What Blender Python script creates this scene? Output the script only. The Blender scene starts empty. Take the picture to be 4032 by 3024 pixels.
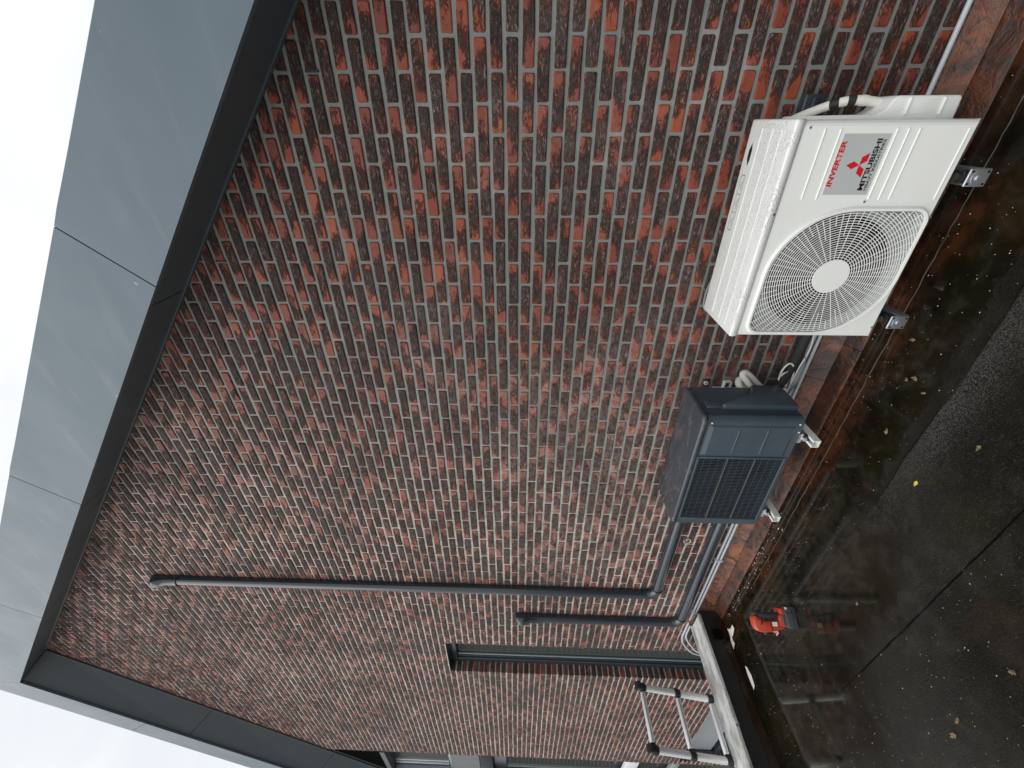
import bpy, bmesh, math, random
from mathutils import Vector, Matrix
import numpy as np
random.seed(7)
C = bpy.context.scene.collection
S = bpy.context.scene
# ------------------------------------------------------------------ camera
D = 2.039157            # the brick face lies in the plane y = D
HC = 1.72               # eye height above the flat roof
YAW, PITCH, ROLL = math.radians(32.85511), math.radians(1.81438), math.radians(0.78936)
FPX = 1600.707          # focal length in pixels of a 4032 px wide frame
cy, sy = math.cos(YAW), math.sin(YAW)
fw = Vector((-sy*math.cos(PITCH), cy*math.cos(PITCH), math.sin(PITCH)))
r0 = Vector((cy, sy, 0)); u0 = r0.cross(fw)
rt = math.cos(ROLL)*r0 + math.sin(ROLL)*u0
up = -math.sin(ROLL)*r0 + math.cos(ROLL)*u0
cam = bpy.data.cameras.new('camera'); camo = bpy.data.objects.new('camera', cam); C.objects.link(camo)
cam.sensor_fit = 'HORIZONTAL'; cam.sensor_width = 36; cam.lens = FPX/4032*36
cam.clip_start = 0.02; cam.clip_end = 2000
m = Matrix.Identity(4)
ax, ay, az = -up, rt, -fw           # the phone was held on its side: picture right is world down
for i in range(3):
    m[i][0] = ax[i]; m[i][1] = ay[i]; m[i][2] = az[i]
m[0][3], m[1][3], m[2][3] = 0, 0, HC
camo.matrix_world = m
S.camera = camo
# ------------------------------------------------------------------ world, sun, exposure
SUN_EL, SUN_AZ = math.radians(48), math.radians(205)     # compass style: 0 = +y, clockwise
w = bpy.data.worlds.new('World'); S.world = w; w.use_nodes = True
nt = w.node_tree; nt.nodes.clear()
N = nt.nodes.new
out = N('ShaderNodeOutputWorld'); bg = N('ShaderNodeBackground'); sky = N('ShaderNodeTexSky')
sky.sky_type = 'NISHITA'; sky.sun_disc = False; sky.sun_elevation = SUN_EL; sky.sun_rotation = SUN_AZ
sky.air_density = 1.0; sky.dust_density = 3.0; sky.ozone_density = 1.0
tc = N('ShaderNodeTexCoord'); mp = N('ShaderNodeMapping'); mp.inputs['Scale'].default_value = (1, 1, 2.2)
no = N('ShaderNodeTexNoise'); no.inputs['Scale'].default_value = 2.6; no.inputs['Detail'].default_value = 5; no.inputs['Roughness'].default_value = .5
cr = N('ShaderNodeValToRGB')
cr.color_ramp.elements[0].position = .34; cr.color_ramp.elements[0].color = (7.3, 7.6, 7.95, 1)
cr.color_ramp.elements[1].position = .62; cr.color_ramp.elements[1].color = (8.7, 8.8, 8.9, 1)
mx = N('ShaderNodeMix'); mx.data_type = 'RGBA'; mx.inputs[0].default_value = .93
nt.links.new(tc.outputs['Generated'], mp.inputs[0]); nt.links.new(mp.outputs[0], no.inputs[0])
nt.links.new(no.outputs[0], cr.inputs[0]); nt.links.new(sky.outputs[0], mx.inputs[6]); nt.links.new(cr.outputs[0], mx.inputs[7])
nt.links.new(mx.outputs[2], bg.inputs[0]); bg.inputs[1].default_value = 0.10
nt.links.new(bg.outputs[0], out.inputs[0])
sl = bpy.data.lights.new('sun', 'SUN'); sl.energy = 1.5; sl.angle = math.radians(70); sl.color = (1, .98, .95)
slo = bpy.data.objects.new('sun', sl); C.objects.link(slo)
sd = Vector((math.sin(SUN_AZ)*math.cos(SUN_EL), math.cos(SUN_AZ)*math.cos(SUN_EL), math.sin(SUN_EL)))
slo.rotation_euler = sd.to_track_quat('Z', 'Y').to_euler(); slo.location = sd*30
S.view_settings.view_transform = 'Standard'; S.view_settings.look = 'None'
S.view_settings.gamma = 1; S.view_settings.use_curve_mapping = False; S.view_settings.exposure = 0.32
S.render.engine = 'CYCLES'

# ------------------------------------------------------------------ helpers
class MB:
    """collects polygons, builds ONE mesh"""
    def __init__(s): s.v = []; s.f = []; s.smooth = []
    def add(s, vs, fs, sm=False):
        o = len(s.v); s.v += [tuple(v) for v in vs]
        for f in fs: s.f.append([i+o for i in f]); s.smooth.append(sm)
    def quad(s, a, b, c, d): s.add([a, b, c, d], [[0, 1, 2, 3]])
    def box(s, x0, x1, y0, y1, z0, z1, b=0.0):
        if x0 > x1: x0, x1 = x1, x0
        if y0 > y1: y0, y1 = y1, y0
        if z0 > z1: z0, z1 = z1, z0
        if b <= 0:
            s.add([(x0,y0,z0),(x1,y0,z0),(x1,y1,z0),(x0,y1,z0),(x0,y0,z1),(x1,y0,z1),(x1,y1,z1),(x0,y1,z1)],
                  [[0,3,2,1],[4,5,6,7],[0,1,5,4],[1,2,6,5],[2,3,7,6],[3,0,4,7]])
        else:
            bm = bmesh.new(); bmesh.ops.create_cube(bm, size=1)
            for v in bm.verts:
                v.co = ((x0+x1)/2+v.co.x*(x1-x0), (y0+y1)/2+v.co.y*(y1-y0), (z0+z1)/2+v.co.z*(z1-z0))
            bmesh.ops.bevel(bm, geom=bm.edges[:], offset=b, segments=2, profile=.5, affect='EDGES')
            s.bm(bm, True)
    def bm(s, bm, sm=False):
        bm.verts.index_update()
        s.add([v.co.copy() for v in bm.verts], [[v.index for v in f.verts] for f in bm.faces], sm); bm.free()
    def tube(s, pts, r, n=10, caps=True, sm=True, rs=None):
        pts = [Vector(p) for p in pts]; rings = []
        t0 = (pts[1]-pts[0]).normalized()
        a = t0.orthogonal().normalized()
        for i, p in enumerate(pts):
            t = (pts[min(i+1, len(pts)-1)]-pts[max(i-1, 0)]).normalized()
            a = (a - t*a.dot(t)).normalized(); b = t.cross(a)
            rr = rs[i] if rs else r
            rings.append([p + (a*math.cos(2*math.pi*k/n)+b*math.sin(2*math.pi*k/n))*rr for k in range(n)])
        vs = [v for rg in rings for v in rg]
        fs = [[i*n+k, i*n+(k+1) % n, (i+1)*n+(k+1) % n, (i+1)*n+k] for i in range(len(pts)-1) for k in range(n)]
        s.add(vs, fs, sm)
        if caps: s.add(rings[0], [list(range(n))[::-1]]); s.add(rings[-1], [list(range(n))])
    def prism(s, poly, ax, a0, a1, b=0.0):
        """extrude a 2-D outline along axis 'x','y' or 'z'"""
        def P(p, t):
            return {'x': (t, p[0], p[1]), 'y': (p[0], t, p[1]), 'z': (p[0], p[1], t)}[ax]
        n = len(poly)
        bm = bmesh.new()
        A = [bm.verts.new(P(p, a0)) for p in poly]; B = [bm.verts.new(P(p, a1)) for p in poly]
        fa = bm.faces.new(A); fb = bm.faces.new(B[::-1])
        for i in range(n): bm.faces.new([A[(i+1) % n], A[i], B[i], B[(i+1) % n]])
        bmesh.ops.recalc_face_normals(bm, faces=bm.faces[:])
        if b > 0:
            bmesh.ops.bevel(bm, geom=[e for e in bm.edges], offset=b, segments=2, profile=.5, affect='EDGES', clamp_overlap=True)
        s.bm(bm, b > 0)
    def mesh(s, name, off=(0, 0, 0)):
        me = bpy.data.meshes.new(name)
        ox, oy, oz = off
        me.from_pydata([(x-ox, y-oy, z-oz) for x, y, z in s.v], [], s.f)
        me.polygons.foreach_set('use_smooth', s.smooth); me.update()
        return me
WL = {}
def wloc(o): return WL.get(o.name, Vector((0, 0, 0)))
def obj(name, mb, m, parent=None, origin=None, kind=None, label=None):
    off = Vector(origin) if origin is not None else (wloc(parent) if parent else Vector((0, 0, 0)))
    me = mb.mesh(name, off) if isinstance(mb, MB) else mb
    me.materials.clear(); me.materials.append(m)
    o = bpy.data.objects.new(name, me); C.objects.link(o)
    WL[o.name] = off.copy()
    if parent: o.parent = parent; o.location = off - wloc(parent)
    else: o.location = off
    if kind: o['kind'] = kind
    if label: o['label'] = label
    return o
def thing(name, label, cat, loc=(0, 0, 0), group=None):
    o = bpy.data.objects.new(name, None); C.objects.link(o); o.location = loc; o.empty_display_size = .1
    WL[o.name] = Vector(loc); tag(o, label, cat, group); return o
def tag(o, label, cat, group=None):
    o['label'] = label; o['category'] = cat
    if group: o['group'] = group
def spline(pts, n=8):
    pts = [Vector(p) for p in pts]; P = [pts[0]*2-pts[1]]+pts+[pts[-1]*2-pts[-2]]; o = []
    for i in range(1, len(P)-2):
        for k in range(n):
            t = k/n; a, b, c, d = P[i-1], P[i], P[i+1], P[i+2]
            o.append(.5*((2*b)+(c-a)*t+(2*a-5*b+4*c-d)*t*t+(3*b-a-3*c+d)*t**3))
    o.append(pts[-1]); return o

# ------------------------------------------------------------------ materials
class NB:
    def __init__(s, name):
        s.m = bpy.data.materials.new(name); s.m.use_nodes = True; s.t = s.m.node_tree; s.t.nodes.clear()
        s.out = s.n('ShaderNodeOutputMaterial'); s.b = s.n('ShaderNodeBsdfPrincipled'); s.l(s.b.outputs[0], s.out.inputs[0])
    def n(s, k): return s.t.nodes.new(k)
    def l(s, a, b): s.t.links.new(a, b)
    def set(s, i, v):
        if hasattr(v, 'is_output') or isinstance(v, bpy.types.NodeSocket): s.l(v, i)
        elif isinstance(v, (tuple, list)) and len(v) == 3 and len(i.default_value) == 4: i.default_value = (*v, 1)
        else: i.default_value = v
    def math(s, op, a, b=0.0, c=None, clamp=False):
        n = s.n('ShaderNodeMath'); n.operation = op; n.use_clamp = clamp
        s.set(n.inputs[0], a); s.set(n.inputs[1], b)
        if c is not None: s.set(n.inputs[2], c)
        return n.outputs[0]
    def mix(s, f, a, b, t='MIX'):
        n = s.n('ShaderNodeMix'); n.data_type = 'RGBA'; n.blend_type = t
        s.set(n.inputs[0], f); s.set(n.inputs[6], a); s.set(n.inputs[7], b); return n.outputs[2]
    def pos(s): return s.n('ShaderNodeNewGeometry').outputs['Position']
    def objc(s): return s.n('ShaderNodeTexCoord').outputs['Object']
    def noise(s, v, sc=5, det=3, ro=.5, dist=0.0, scale3=None, off=None):
        if scale3 or off is not None:
            mpn = s.n('ShaderNodeMapping')
            if scale3: mpn.inputs['Scale'].default_value = scale3
            if off is not None: s.set(mpn.inputs['Location'], off)
            s.l(v, mpn.inputs[0]); v = mpn.outputs[0]
        n = s.n('ShaderNodeTexNoise'); s.l(v, n.inputs['Vector'])
        n.inputs['Scale'].default_value = sc; n.inputs['Detail'].default_value = det
        n.inputs['Roughness'].default_value = ro; n.inputs['Distortion'].default_value = dist
        return n.outputs[0]
    def ramp(s, v, a, b, lo=0.0, hi=1.0):
        n = s.n('ShaderNodeMapRange'); n.interpolation_type = 'SMOOTHSTEP'
        s.set(n.inputs[0], v); s.set(n.inputs[1], a); s.set(n.inputs[2], b); s.set(n.inputs[3], lo); s.set(n.inputs[4], hi)
        return n.outputs[0]
    def sep(s, v):
        n = s.n('ShaderNodeSeparateXYZ'); s.l(v, n.inputs[0]); return n.outputs
    def comb(s, x, y, z):
        n = s.n('ShaderNodeCombineXYZ'); s.set(n.inputs[0], x); s.set(n.inputs[1], y); s.set(n.inputs[2], z); return n.outputs[0]
    def bump(s, h, d=.001, st=1.0):
        n = s.n('ShaderNodeBump'); s.set(n.inputs['Strength'], st); n.inputs['Distance'].default_value = d
        s.l(h, n.inputs['Height']); s.l(n.outputs[0], s.b.inputs['Normal']); return n
    def fin(s, col=None, rough=None, metal=None, spec=None):
        if col is not None: s.set(s.b.inputs['Base Color'], col)
        if rough is not None: s.set(s.b.inputs['Roughness'], rough)
        if metal is not None: s.set(s.b.inputs['Metallic'], metal)
        if spec is not None: s.set(s.b.inputs['Specular IOR Level'], spec)
        return s.m
def plain(name, col, rough=.5, metal=0.0, grain=.0, gs=60, bump=0.0, spots=.06, spec=.5):
    b = NB(name); p = b.pos()
    n = b.noise(p, gs, 4, .6)
    n2 = b.noise(p, 5, 3, .5)
    k = b.math('ADD', b.math('MULTIPLY', b.math('SUBTRACT', n, .5), 2*grain), b.math('MULTIPLY', b.math('SUBTRACT', n2, .5), 2*spots))
    k = b.math('ADD', k, 1.0)
    h = b.n('ShaderNodeHueSaturation'); h.inputs['Color'].default_value = (*col, 1); b.l(k, h.inputs['Value'])
    if bump > 0: b.bump(n, bump, .6)
    ro = b.math('ADD', b.math('MULTIPLY', b.math('SUBTRACT', n2, .5), .25), rough, clamp=True)
    return b.fin(h.outputs[0], ro, metal, spec)

CW, RH, XJ, ZJ = .22, .0625, .2817, 1.756      # brick module, a head joint and a bed joint
def brick_material():
    b = NB('mottled_brick'); p = b.pos(); x, y, z = b.sep(p)
    rowf = b.math('ADD', b.math('DIVIDE', b.math('SUBTRACT', z, ZJ), RH), 100)
    row = b.math('FLOOR', rowf); par = b.math('MODULO', row, 2)
    colf = b.math('ADD', b.math('SUBTRACT', b.math('DIVIDE', b.math('SUBTRACT', x, XJ), CW), b.math('MULTIPLY', par, .5)), 100)
    col = b.math('FLOOR', colf)
    u = b.math('SUBTRACT', b.math('FRACT', colf), .5); v = b.math('SUBTRACT', b.math('FRACT', rowf), .5)
    wn = b.n('ShaderNodeTexWhiteNoise'); wn.noise_dimensions = '2D'; b.l(b.comb(col, row, 0), wn.inputs['Vector'])
    r1, r2, r3 = b.sep(wn.outputs['Color'])
    wn2 = b.n('ShaderNodeTexWhiteNoise'); wn2.noise_dimensions = '2D'; b.l(b.comb(b.math('ADD', col, 37.3), row, 0), wn2.inputs['Vector'])
    r4, r5, r6 = b.sep(wn2.outputs['Color'])
    off = b.comb(b.math('MULTIPLY', r1, 40), b.math('MULTIPLY', r2, 40), b.math('MULTIPLY', r3, 40))
    shape = b.noise(p, 1, 3, .5, .4, (13, 13, 22), off)
    sg = b.math('SUBTRACT', b.math('MULTIPLY', b.ramp(r4, .46, .54), 2), 1)
    uu = b.math('ADD', u, b.math('MULTIPLY', b.math('MULTIPLY', v, sg), .30))
    u0 = b.math('MULTIPLY', b.math('SUBTRACT', r6, .5), .52)
    grad = b.math('MULTIPLY', b.math('SUBTRACT', .33, b.math('ABSOLUTE', b.math('SUBTRACT', uu, u0))), .85)
    mval = b.math('ADD', b.math('ADD', b.math('MULTIPLY', b.math('SUBTRACT', shape, .5), .95), b.math('ADD', grad, .48)), b.math('MULTIPLY', b.math('SUBTRACT', r5, .5), .26))
    fine = b.noise(p, 130, 4, .65)
    bark = b.noise(p, 1, 5, .68, 1.2, (21, 60, 62), off)
    barkf = b.noise(p, 1, 4, .7, .4, (70, 120, 190), off)
    bk = b.math('ADD', b.math('MULTIPLY', bark, .68), b.math('MULTIPLY', barkf, .32))
    mval = b.math('ADD', mval, b.math('ADD', b.math('MULTIPLY', b.math('SUBTRACT', fine, .5), .16), b.math('MULTIPLY', b.math('SUBTRACT', bk, .5), 1.15)))
    dark = b.ramp(mval, .385, .515); core = b.ramp(mval, .50, .82)
    # red faces
    red = b.mix(r1, (.205, .037, .016), (.145, .029, .016))
    red = b.mix(b.math('MULTIPLY', b.ramp(r2, .74, .95), .8), red, (.245, .050, .017))
    red = b.mix(b.math('MULTIPLY', b.ramp(b.noise(p, 38, 3, .6), .45, .75), .5), red, (.15, .04, .03))
    red = b.mix(b.math('MULTIPLY', b.ramp(fine, .58, .8), .14), red, (.40, .16, .10))
    # sooty bark faces with deep cracks, their shade and the highlights painted in
    crack = b.math('MULTIPLY', b.ramp(b.math('ABSOLUTE', b.math('SUBTRACT', bark, .5)), .008, .060), b.ramp(b.math('ABSOLUTE', b.math('SUBTRACT', barkf, .47)), .0, .045, .45, 1.0))
    dk = b.mix(b.ramp(bk, .42, .60), (.075, .036, .028), (.225, .066, .040)); dkc = b.mix(b.ramp(bk, .42, .60), (.050, .042, .041), (.185, .105, .090)); dk = b.mix(core, dk, dkc)
    dk = b.mix(b.math('MULTIPLY', b.ramp(b.noise(p, 1, 3, .6, .2, (22, 30, 40), off), .46, .68), b.math('ADD', b.math('MULTIPLY', core, .7), .15)), dk, (.130, .108, .106))
    dk = b.mix(b.math('MULTIPLY', b.ramp(barkf, .54, .70), .6), dk, (.33, .235, .21))
    dk = b.mix(b.math('ADD', b.math('MULTIPLY', crack, .72), .28), (.006, .005, .005), dk)
    c = b.mix(dark, red, dk)
    # pale lime bloom in broad patches of the wall, and odd crumbs of mortar on the faces
    zone = b.math('ADD', b.math('MULTIPLY', b.ramp(b.math('ADD', x, b.math('MULTIPLY', b.noise(p, 1.6, 3, .5), 1.4)), .9, -1.6), .17), .03)
    bloom = b.math('ADD', zone, b.math('MULTIPLY', b.ramp(b.noise(p, 1.1, 4, .55), .46, .72), .22))
    dx_ = b.math('DIVIDE', b.math('ADD', x, 2.2), 1.5); dz_ = b.math('DIVIDE', b.math('SUBTRACT', z, 1.25), .75)
    spot = b.ramp(b.math('ADD', b.math('ADD', b.math('MULTIPLY', dx_, dx_), b.math('MULTIPLY', dz_, dz_)), b.math('MULTIPLY', b.math('SUBTRACT', b.noise(p, 2.5, 4, .6), .5), 2.2)), 1.3, .1)
    bloom = b.math('ADD', bloom, b.math('MULTIPLY', spot, .30))
    bloom = b.math('MULTIPLY', bloom, b.ramp(b.noise(p, 34, 4, .7), .28, .66))
    c = b.mix(bloom, c, (.42, .31, .27))
    crumbs = b.ramp(b.noise(p, 55, 2, .5), .76, .80)
    c = b.mix(b.math('MULTIPLY', crumbs, .55), c, (.46, .40, .36))
    hv = b.n('ShaderNodeHueSaturation'); b.l(c, hv.inputs['Color']); b.l(b.math('ADD', b.math('MULTIPLY', r3, .35), .82), hv.inputs['Value'])
    h = b.math('ADD', b.math('MULTIPLY', b.math('MULTIPLY', b.math('ADD', bk, b.math('MULTIPLY', crack, .5)), dark), 1.0), b.math('MULTIPLY', fine, .10))
    h = b.math('ADD', h, b.math('MULTIPLY', dark, -.12))
    b.bump(h, .013, 1.0)
    return b.fin(hv.outputs[0], b.math('ADD', b.math('MULTIPLY', dark, .2), .62), 0, .35)
def mortar_material():
    b = NB('grey_mortar'); p = b.pos(); x, y, z = b.sep(p)
    n = b.noise(p, 260, 3, .7); n2 = b.noise(p, 2.2, 4, .6); n3 = b.noise(p, 24, 3, .6)
    c = b.mix(n, (.135, .150, .140), (.275, .292, .272))
    pale = b.math('MULTIPLY', b.ramp(x, -.6, -3.2), b.ramp(n3, .2, .6))
    pale = b.math('MULTIPLY', pale, b.ramp(n2, .30, .55))
    c = b.mix(b.math('MULTIPLY', pale, .85), c, (.62, .60, .54))
    c = b.mix(b.math('MULTIPLY', b.ramp(n2, .55, .75), .3), c, (.46, .47, .45))
    h = b.math('ADD', n, b.math('MULTIPLY', n3, 1.5)); b.bump(h, .004, .9)
    return b.fin(c, .85, 0, .25)
def zinc_material():
    b = NB('zinc_grey_metal'); p = b.pos()
    n = b.noise(p, 2.0, 4, .6, .3); g = b.noise(p, 220, 2, .6); st = b.noise(p, 1, 3, .5, .2, (1.6, 1.6, 9))
    c = b.mix(n, (.085, .121, .150), (.128, .170, .202))
    c = b.mix(b.math('MULTIPLY', b.ramp(st, .52, .75), .3), c, (.22, .25, .27))
    c = b.mix(b.math('MULTIPLY', b.ramp(g, .42, .62), .22), c, (.11, .13, .155))
    c = b.mix(b.math('MULTIPLY', b.ramp(b.noise(p, 17, 2, .5), .77, .8), .5), c, (.5, .52, .53))
    b.bump(b.math('ADD', b.math('MULTIPLY', b.noise(p, 1.7, 2, .5), 6), b.math('MULTIPLY', g, .05)), .006, .5)
    return b.fin(c, b.math('ADD', b.math('MULTIPLY', n, .2), .40), .12, .35)
def floor_material():
    b = NB('wet_bitumen_felt'); p = b.pos(); x, y, z = b.sep(p)
    gr = b.noise(p, 420, 2, .8); g2 = b.noise(p, 110, 4, .75); n1 = b.noise(p, 3.2, 5, .6, .4); n2 = b.noise(p, 1.1, 3, .5); n4 = b.noise(p, 11, 4, .65, .5)
    c = b.mix(n4, (.0034, .0029, .0015), (.0120, .0105, .0056))
    c = b.mix(b.math('MULTIPLY', b.ramp(n1, .42, .66), .7), c, (.015, .0125, .004))
    wob = b.math('ADD', y, b.math('MULTIPLY', b.math('SUBTRACT', n1, .5), .35))
    c = b.mix(b.math('MULTIPLY', b.ramp(b.math('ADD', n4, b.math('MULTIPLY', n2, .6)), .74, .97), .38), c, (.034, .032, .027))
    rust = b.math('MULTIPLY', b.ramp(wob, 1.62, 1.86), b.ramp(n4, .3, .6))
    rust = b.math('MULTIPLY', rust, b.math('ADD', b.math('MULTIPLY', b.ramp(b.noise(p, 2.4, 3, .5, 0, None, (9, 3, 0)), .4, .6), .85), .15))
    c = b.mix(b.math('MULTIPLY', rust, .9), c, (.105, .030, .011))
    c = b.mix(b.math('MULTIPLY', b.ramp(b.noise(p, 1.9, 3, .6, .6, None, (4, 7, 0)), .60, .74), .5), c, (.045, .022, .010))
    lap_sheen = b.math('MULTIPLY', b.ramp(y, 1.425, 1.405), b.ramp(y, 1.18, 1.40)); lap_sheen = b.math('MULTIPLY', lap_sheen, b.ramp(x, -2.0, -1.0, .35, 1.0))  # paler granules below the lap, standing in for sky light on its slope
    grit = b.ramp(b.math('ADD', b.noise(p, 260, 2, .7), b.math('MULTIPLY', lap_sheen, .13)), .60, .70)
    wet = b.math('ADD', b.ramp(b.math('ADD', y, b.math('MULTIPLY', b.math('SUBTRACT', n2, .5), 1.3)), .75, 1.45), b.math('MULTIPLY', b.ramp(x, -1.5, -2.6), .92), clamp=True)
    dry = b.math('SUBTRACT', 1.0, wet)
    c = b.mix(b.math('MULTIPLY', grit, b.math('ADD', b.math('ADD', b.math('MULTIPLY', dry, .5), .08), b.math('MULTIPLY', lap_sheen, .35), None, True)), c, (.15, .148, .145))
    band = b.math('MULTIPLY', b.ramp(wob, 1.52, 1.44), b.ramp(x, -1.9, -.9)); wet = b.math('MULTIPLY', wet, b.math('SUBTRACT', 1.0, b.math('MULTIPLY', band, .8))); dry = b.math('SUBTRACT', 1.0, wet)
    ro = b.math('ADD', b.math('MULTIPLY', wet, -.55), b.math('ADD', .60, b.math('MULTIPLY', b.math('SUBTRACT', n1, .5), .12)))
    c = b.mix(b.math('MULTIPLY', b.ramp(b.noise(p, 120, 3, .75), .56, .70), b.math('ADD', b.math('MULTIPLY', dry, .55), .06)), c, (.085, .080, .070))
    h = b.math('ADD', b.math('MULTIPLY', gr, .5), b.math('MULTIPLY', g2, .8))
    h = b.math('MULTIPLY', h, b.math('ADD', b.math('MULTIPLY', dry, .99), .004))
    b.bump(h, .008, 1.0)
    return b.fin(c, ro, 0, b.math('ADD', b.math('MULTIPLY', wet, .44), .09))
def flashing_material(name='rusty_wet_flashing', dk=1.0, rgh=.12):
    b = NB(name); p = b.pos(); x, y, z = b.sep(p)
    n = b.noise(p, 7, 5, .62, .6); n2 = b.noise(p, 2.3, 4, .6, .3); g = b.noise(p, 190, 3, .7); n3 = b.noise(p, 1, 4, .6, .3, (4, 20, 20))
    left = b.ramp(x, -1.9, -3.0)
    c = b.mix(b.ramp(n, .34, .62), (.016*dk, .009*dk, .007*dk), (.150*dk, .042*dk, .014*dk))
    c = b.mix(b.math('MULTIPLY', b.ramp(n2, .46, .66), b.math('ADD', b.math('MULTIPLY', left, .65), .14)), c, (.29*dk, .10*dk, .040*dk))
    c = b.mix(b.math('MULTIPLY', b.ramp(b.noise(p, 11, 5, .7, .8, None, (3, 1, 2)), .48, .60), .85), c, (.016, .012, .010))
    c = b.mix(b.math('MULTIPLY', b.ramp(b.noise(p, 32, 2, .5), .64, .69), .8), c, (.02, .012, .01))
    h = b.math('ADD', b.math('MULTIPLY', g, .45), b.math('MULTIPLY', n, 3.5)); b.bump(h, .006, .8)
    return b.fin(c, b.math('ADD', b.math('MULTIPLY', n2, .35), rgh), 0, .5)
def coping_material():
    b = NB('weathered_aluminium_coping'); p = b.pos()
    n = b.noise(p, 1, 5, .65, .5, (14, 5, 14)); n2 = b.noise(p, 45, 4, .7); n3 = b.noise(p, 3.5, 4, .6, .4)
    c = b.mix(b.ramp(n, .35, .65), (.42, .42, .39), (.78, .79, .78))
    c = b.mix(b.math('MULTIPLY', b.ramp(n3, .52, .68), .55), c, (.22, .21, .11))
    c = b.mix(b.math('MULTIPLY', b.ramp(n2, .58, .7), .35), c, (.14, .14, .12))
    b.bump(n2, .0015, .5); return b.fin(c, .42, .25)
def white_material():
    b = NB('white_enamel'); p = b.pos(); g = b.noise(p, 300, 2, .6); n = b.noise(p, 3, 4, .6); x, y, z = b.sep(p)
    dr = b.ramp(b.noise(p, 1, 3, .5, .4, (22, 22, 3)), .6, .8)
    c = b.mix(n, (.70, .71, .68), (.77, .78, .75)); c = b.mix(b.math('MULTIPLY', dr, .12), c, (.5, .48, .42))
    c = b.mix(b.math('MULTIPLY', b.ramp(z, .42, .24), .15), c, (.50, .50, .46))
    b.bump(g, .0006, .5); return b.fin(c, .38)
def wet_white_material():
    b = NB('wet_white_enamel'); p = b.pos(); n = b.noise(p, 3, 4, .6)
    vo = b.n('ShaderNodeTexVoronoi'); vo.inputs['Scale'].default_value = 150; b.l(p, vo.inputs['Vector'])
    d = b.ramp(vo.outputs['Distance'], .55, .12); k = b.ramp(b.noise(p, 6, 3, .6), .38, .55)
    b.bump(b.math('MULTIPLY', d, k), .0025, .9)
    return b.fin(b.mix(n, (.70, .71, .69), (.78, .79, .77)), .18)
def glass_material(name, tint=(.02, .025, .025), rough=.03):
    b = NB(name); p = b.pos(); b.bump(b.noise(p, 1.3, 2, .5), .004, .3)
    return b.fin(tint, rough, 0, .9)
def dark_shell_material():
    b = NB('anthracite_powder_coat'); p = b.pos(); n = b.noise(p, 4, 4, .6); g = b.noise(p, 330, 2, .6)
    st = b.ramp(b.noise(p, 1, 5, .7, .6, (7, 14, 20)), .56, .62)
    c = b.mix(n, (.044, .062, .079), (.060, .081, .102)); c = b.mix(b.math('MULTIPLY', st, .12), c, (.13, .13, .125))
    b.bump(g, .0005, .4); return b.fin(c, b.math('ADD', b.math('MULTIPLY', n, .25), .24))
def dusty_top_material():
    b = NB('dusty_anthracite_top'); p = b.pos(); n = b.noise(p, 4, 4, .6)
    st = b.ramp(b.noise(p, 1, 6, .72, .9, (5, 16, 16)), .545, .60)
    c = b.mix(n, (.040, .050, .060), (.055, .068, .08)); c = b.mix(b.math('MULTIPLY', st, .5), c, (.15, .135, .125))
    return b.fin(c, b.math('ADD', b.math('MULTIPLY', st, .25), .2))
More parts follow.
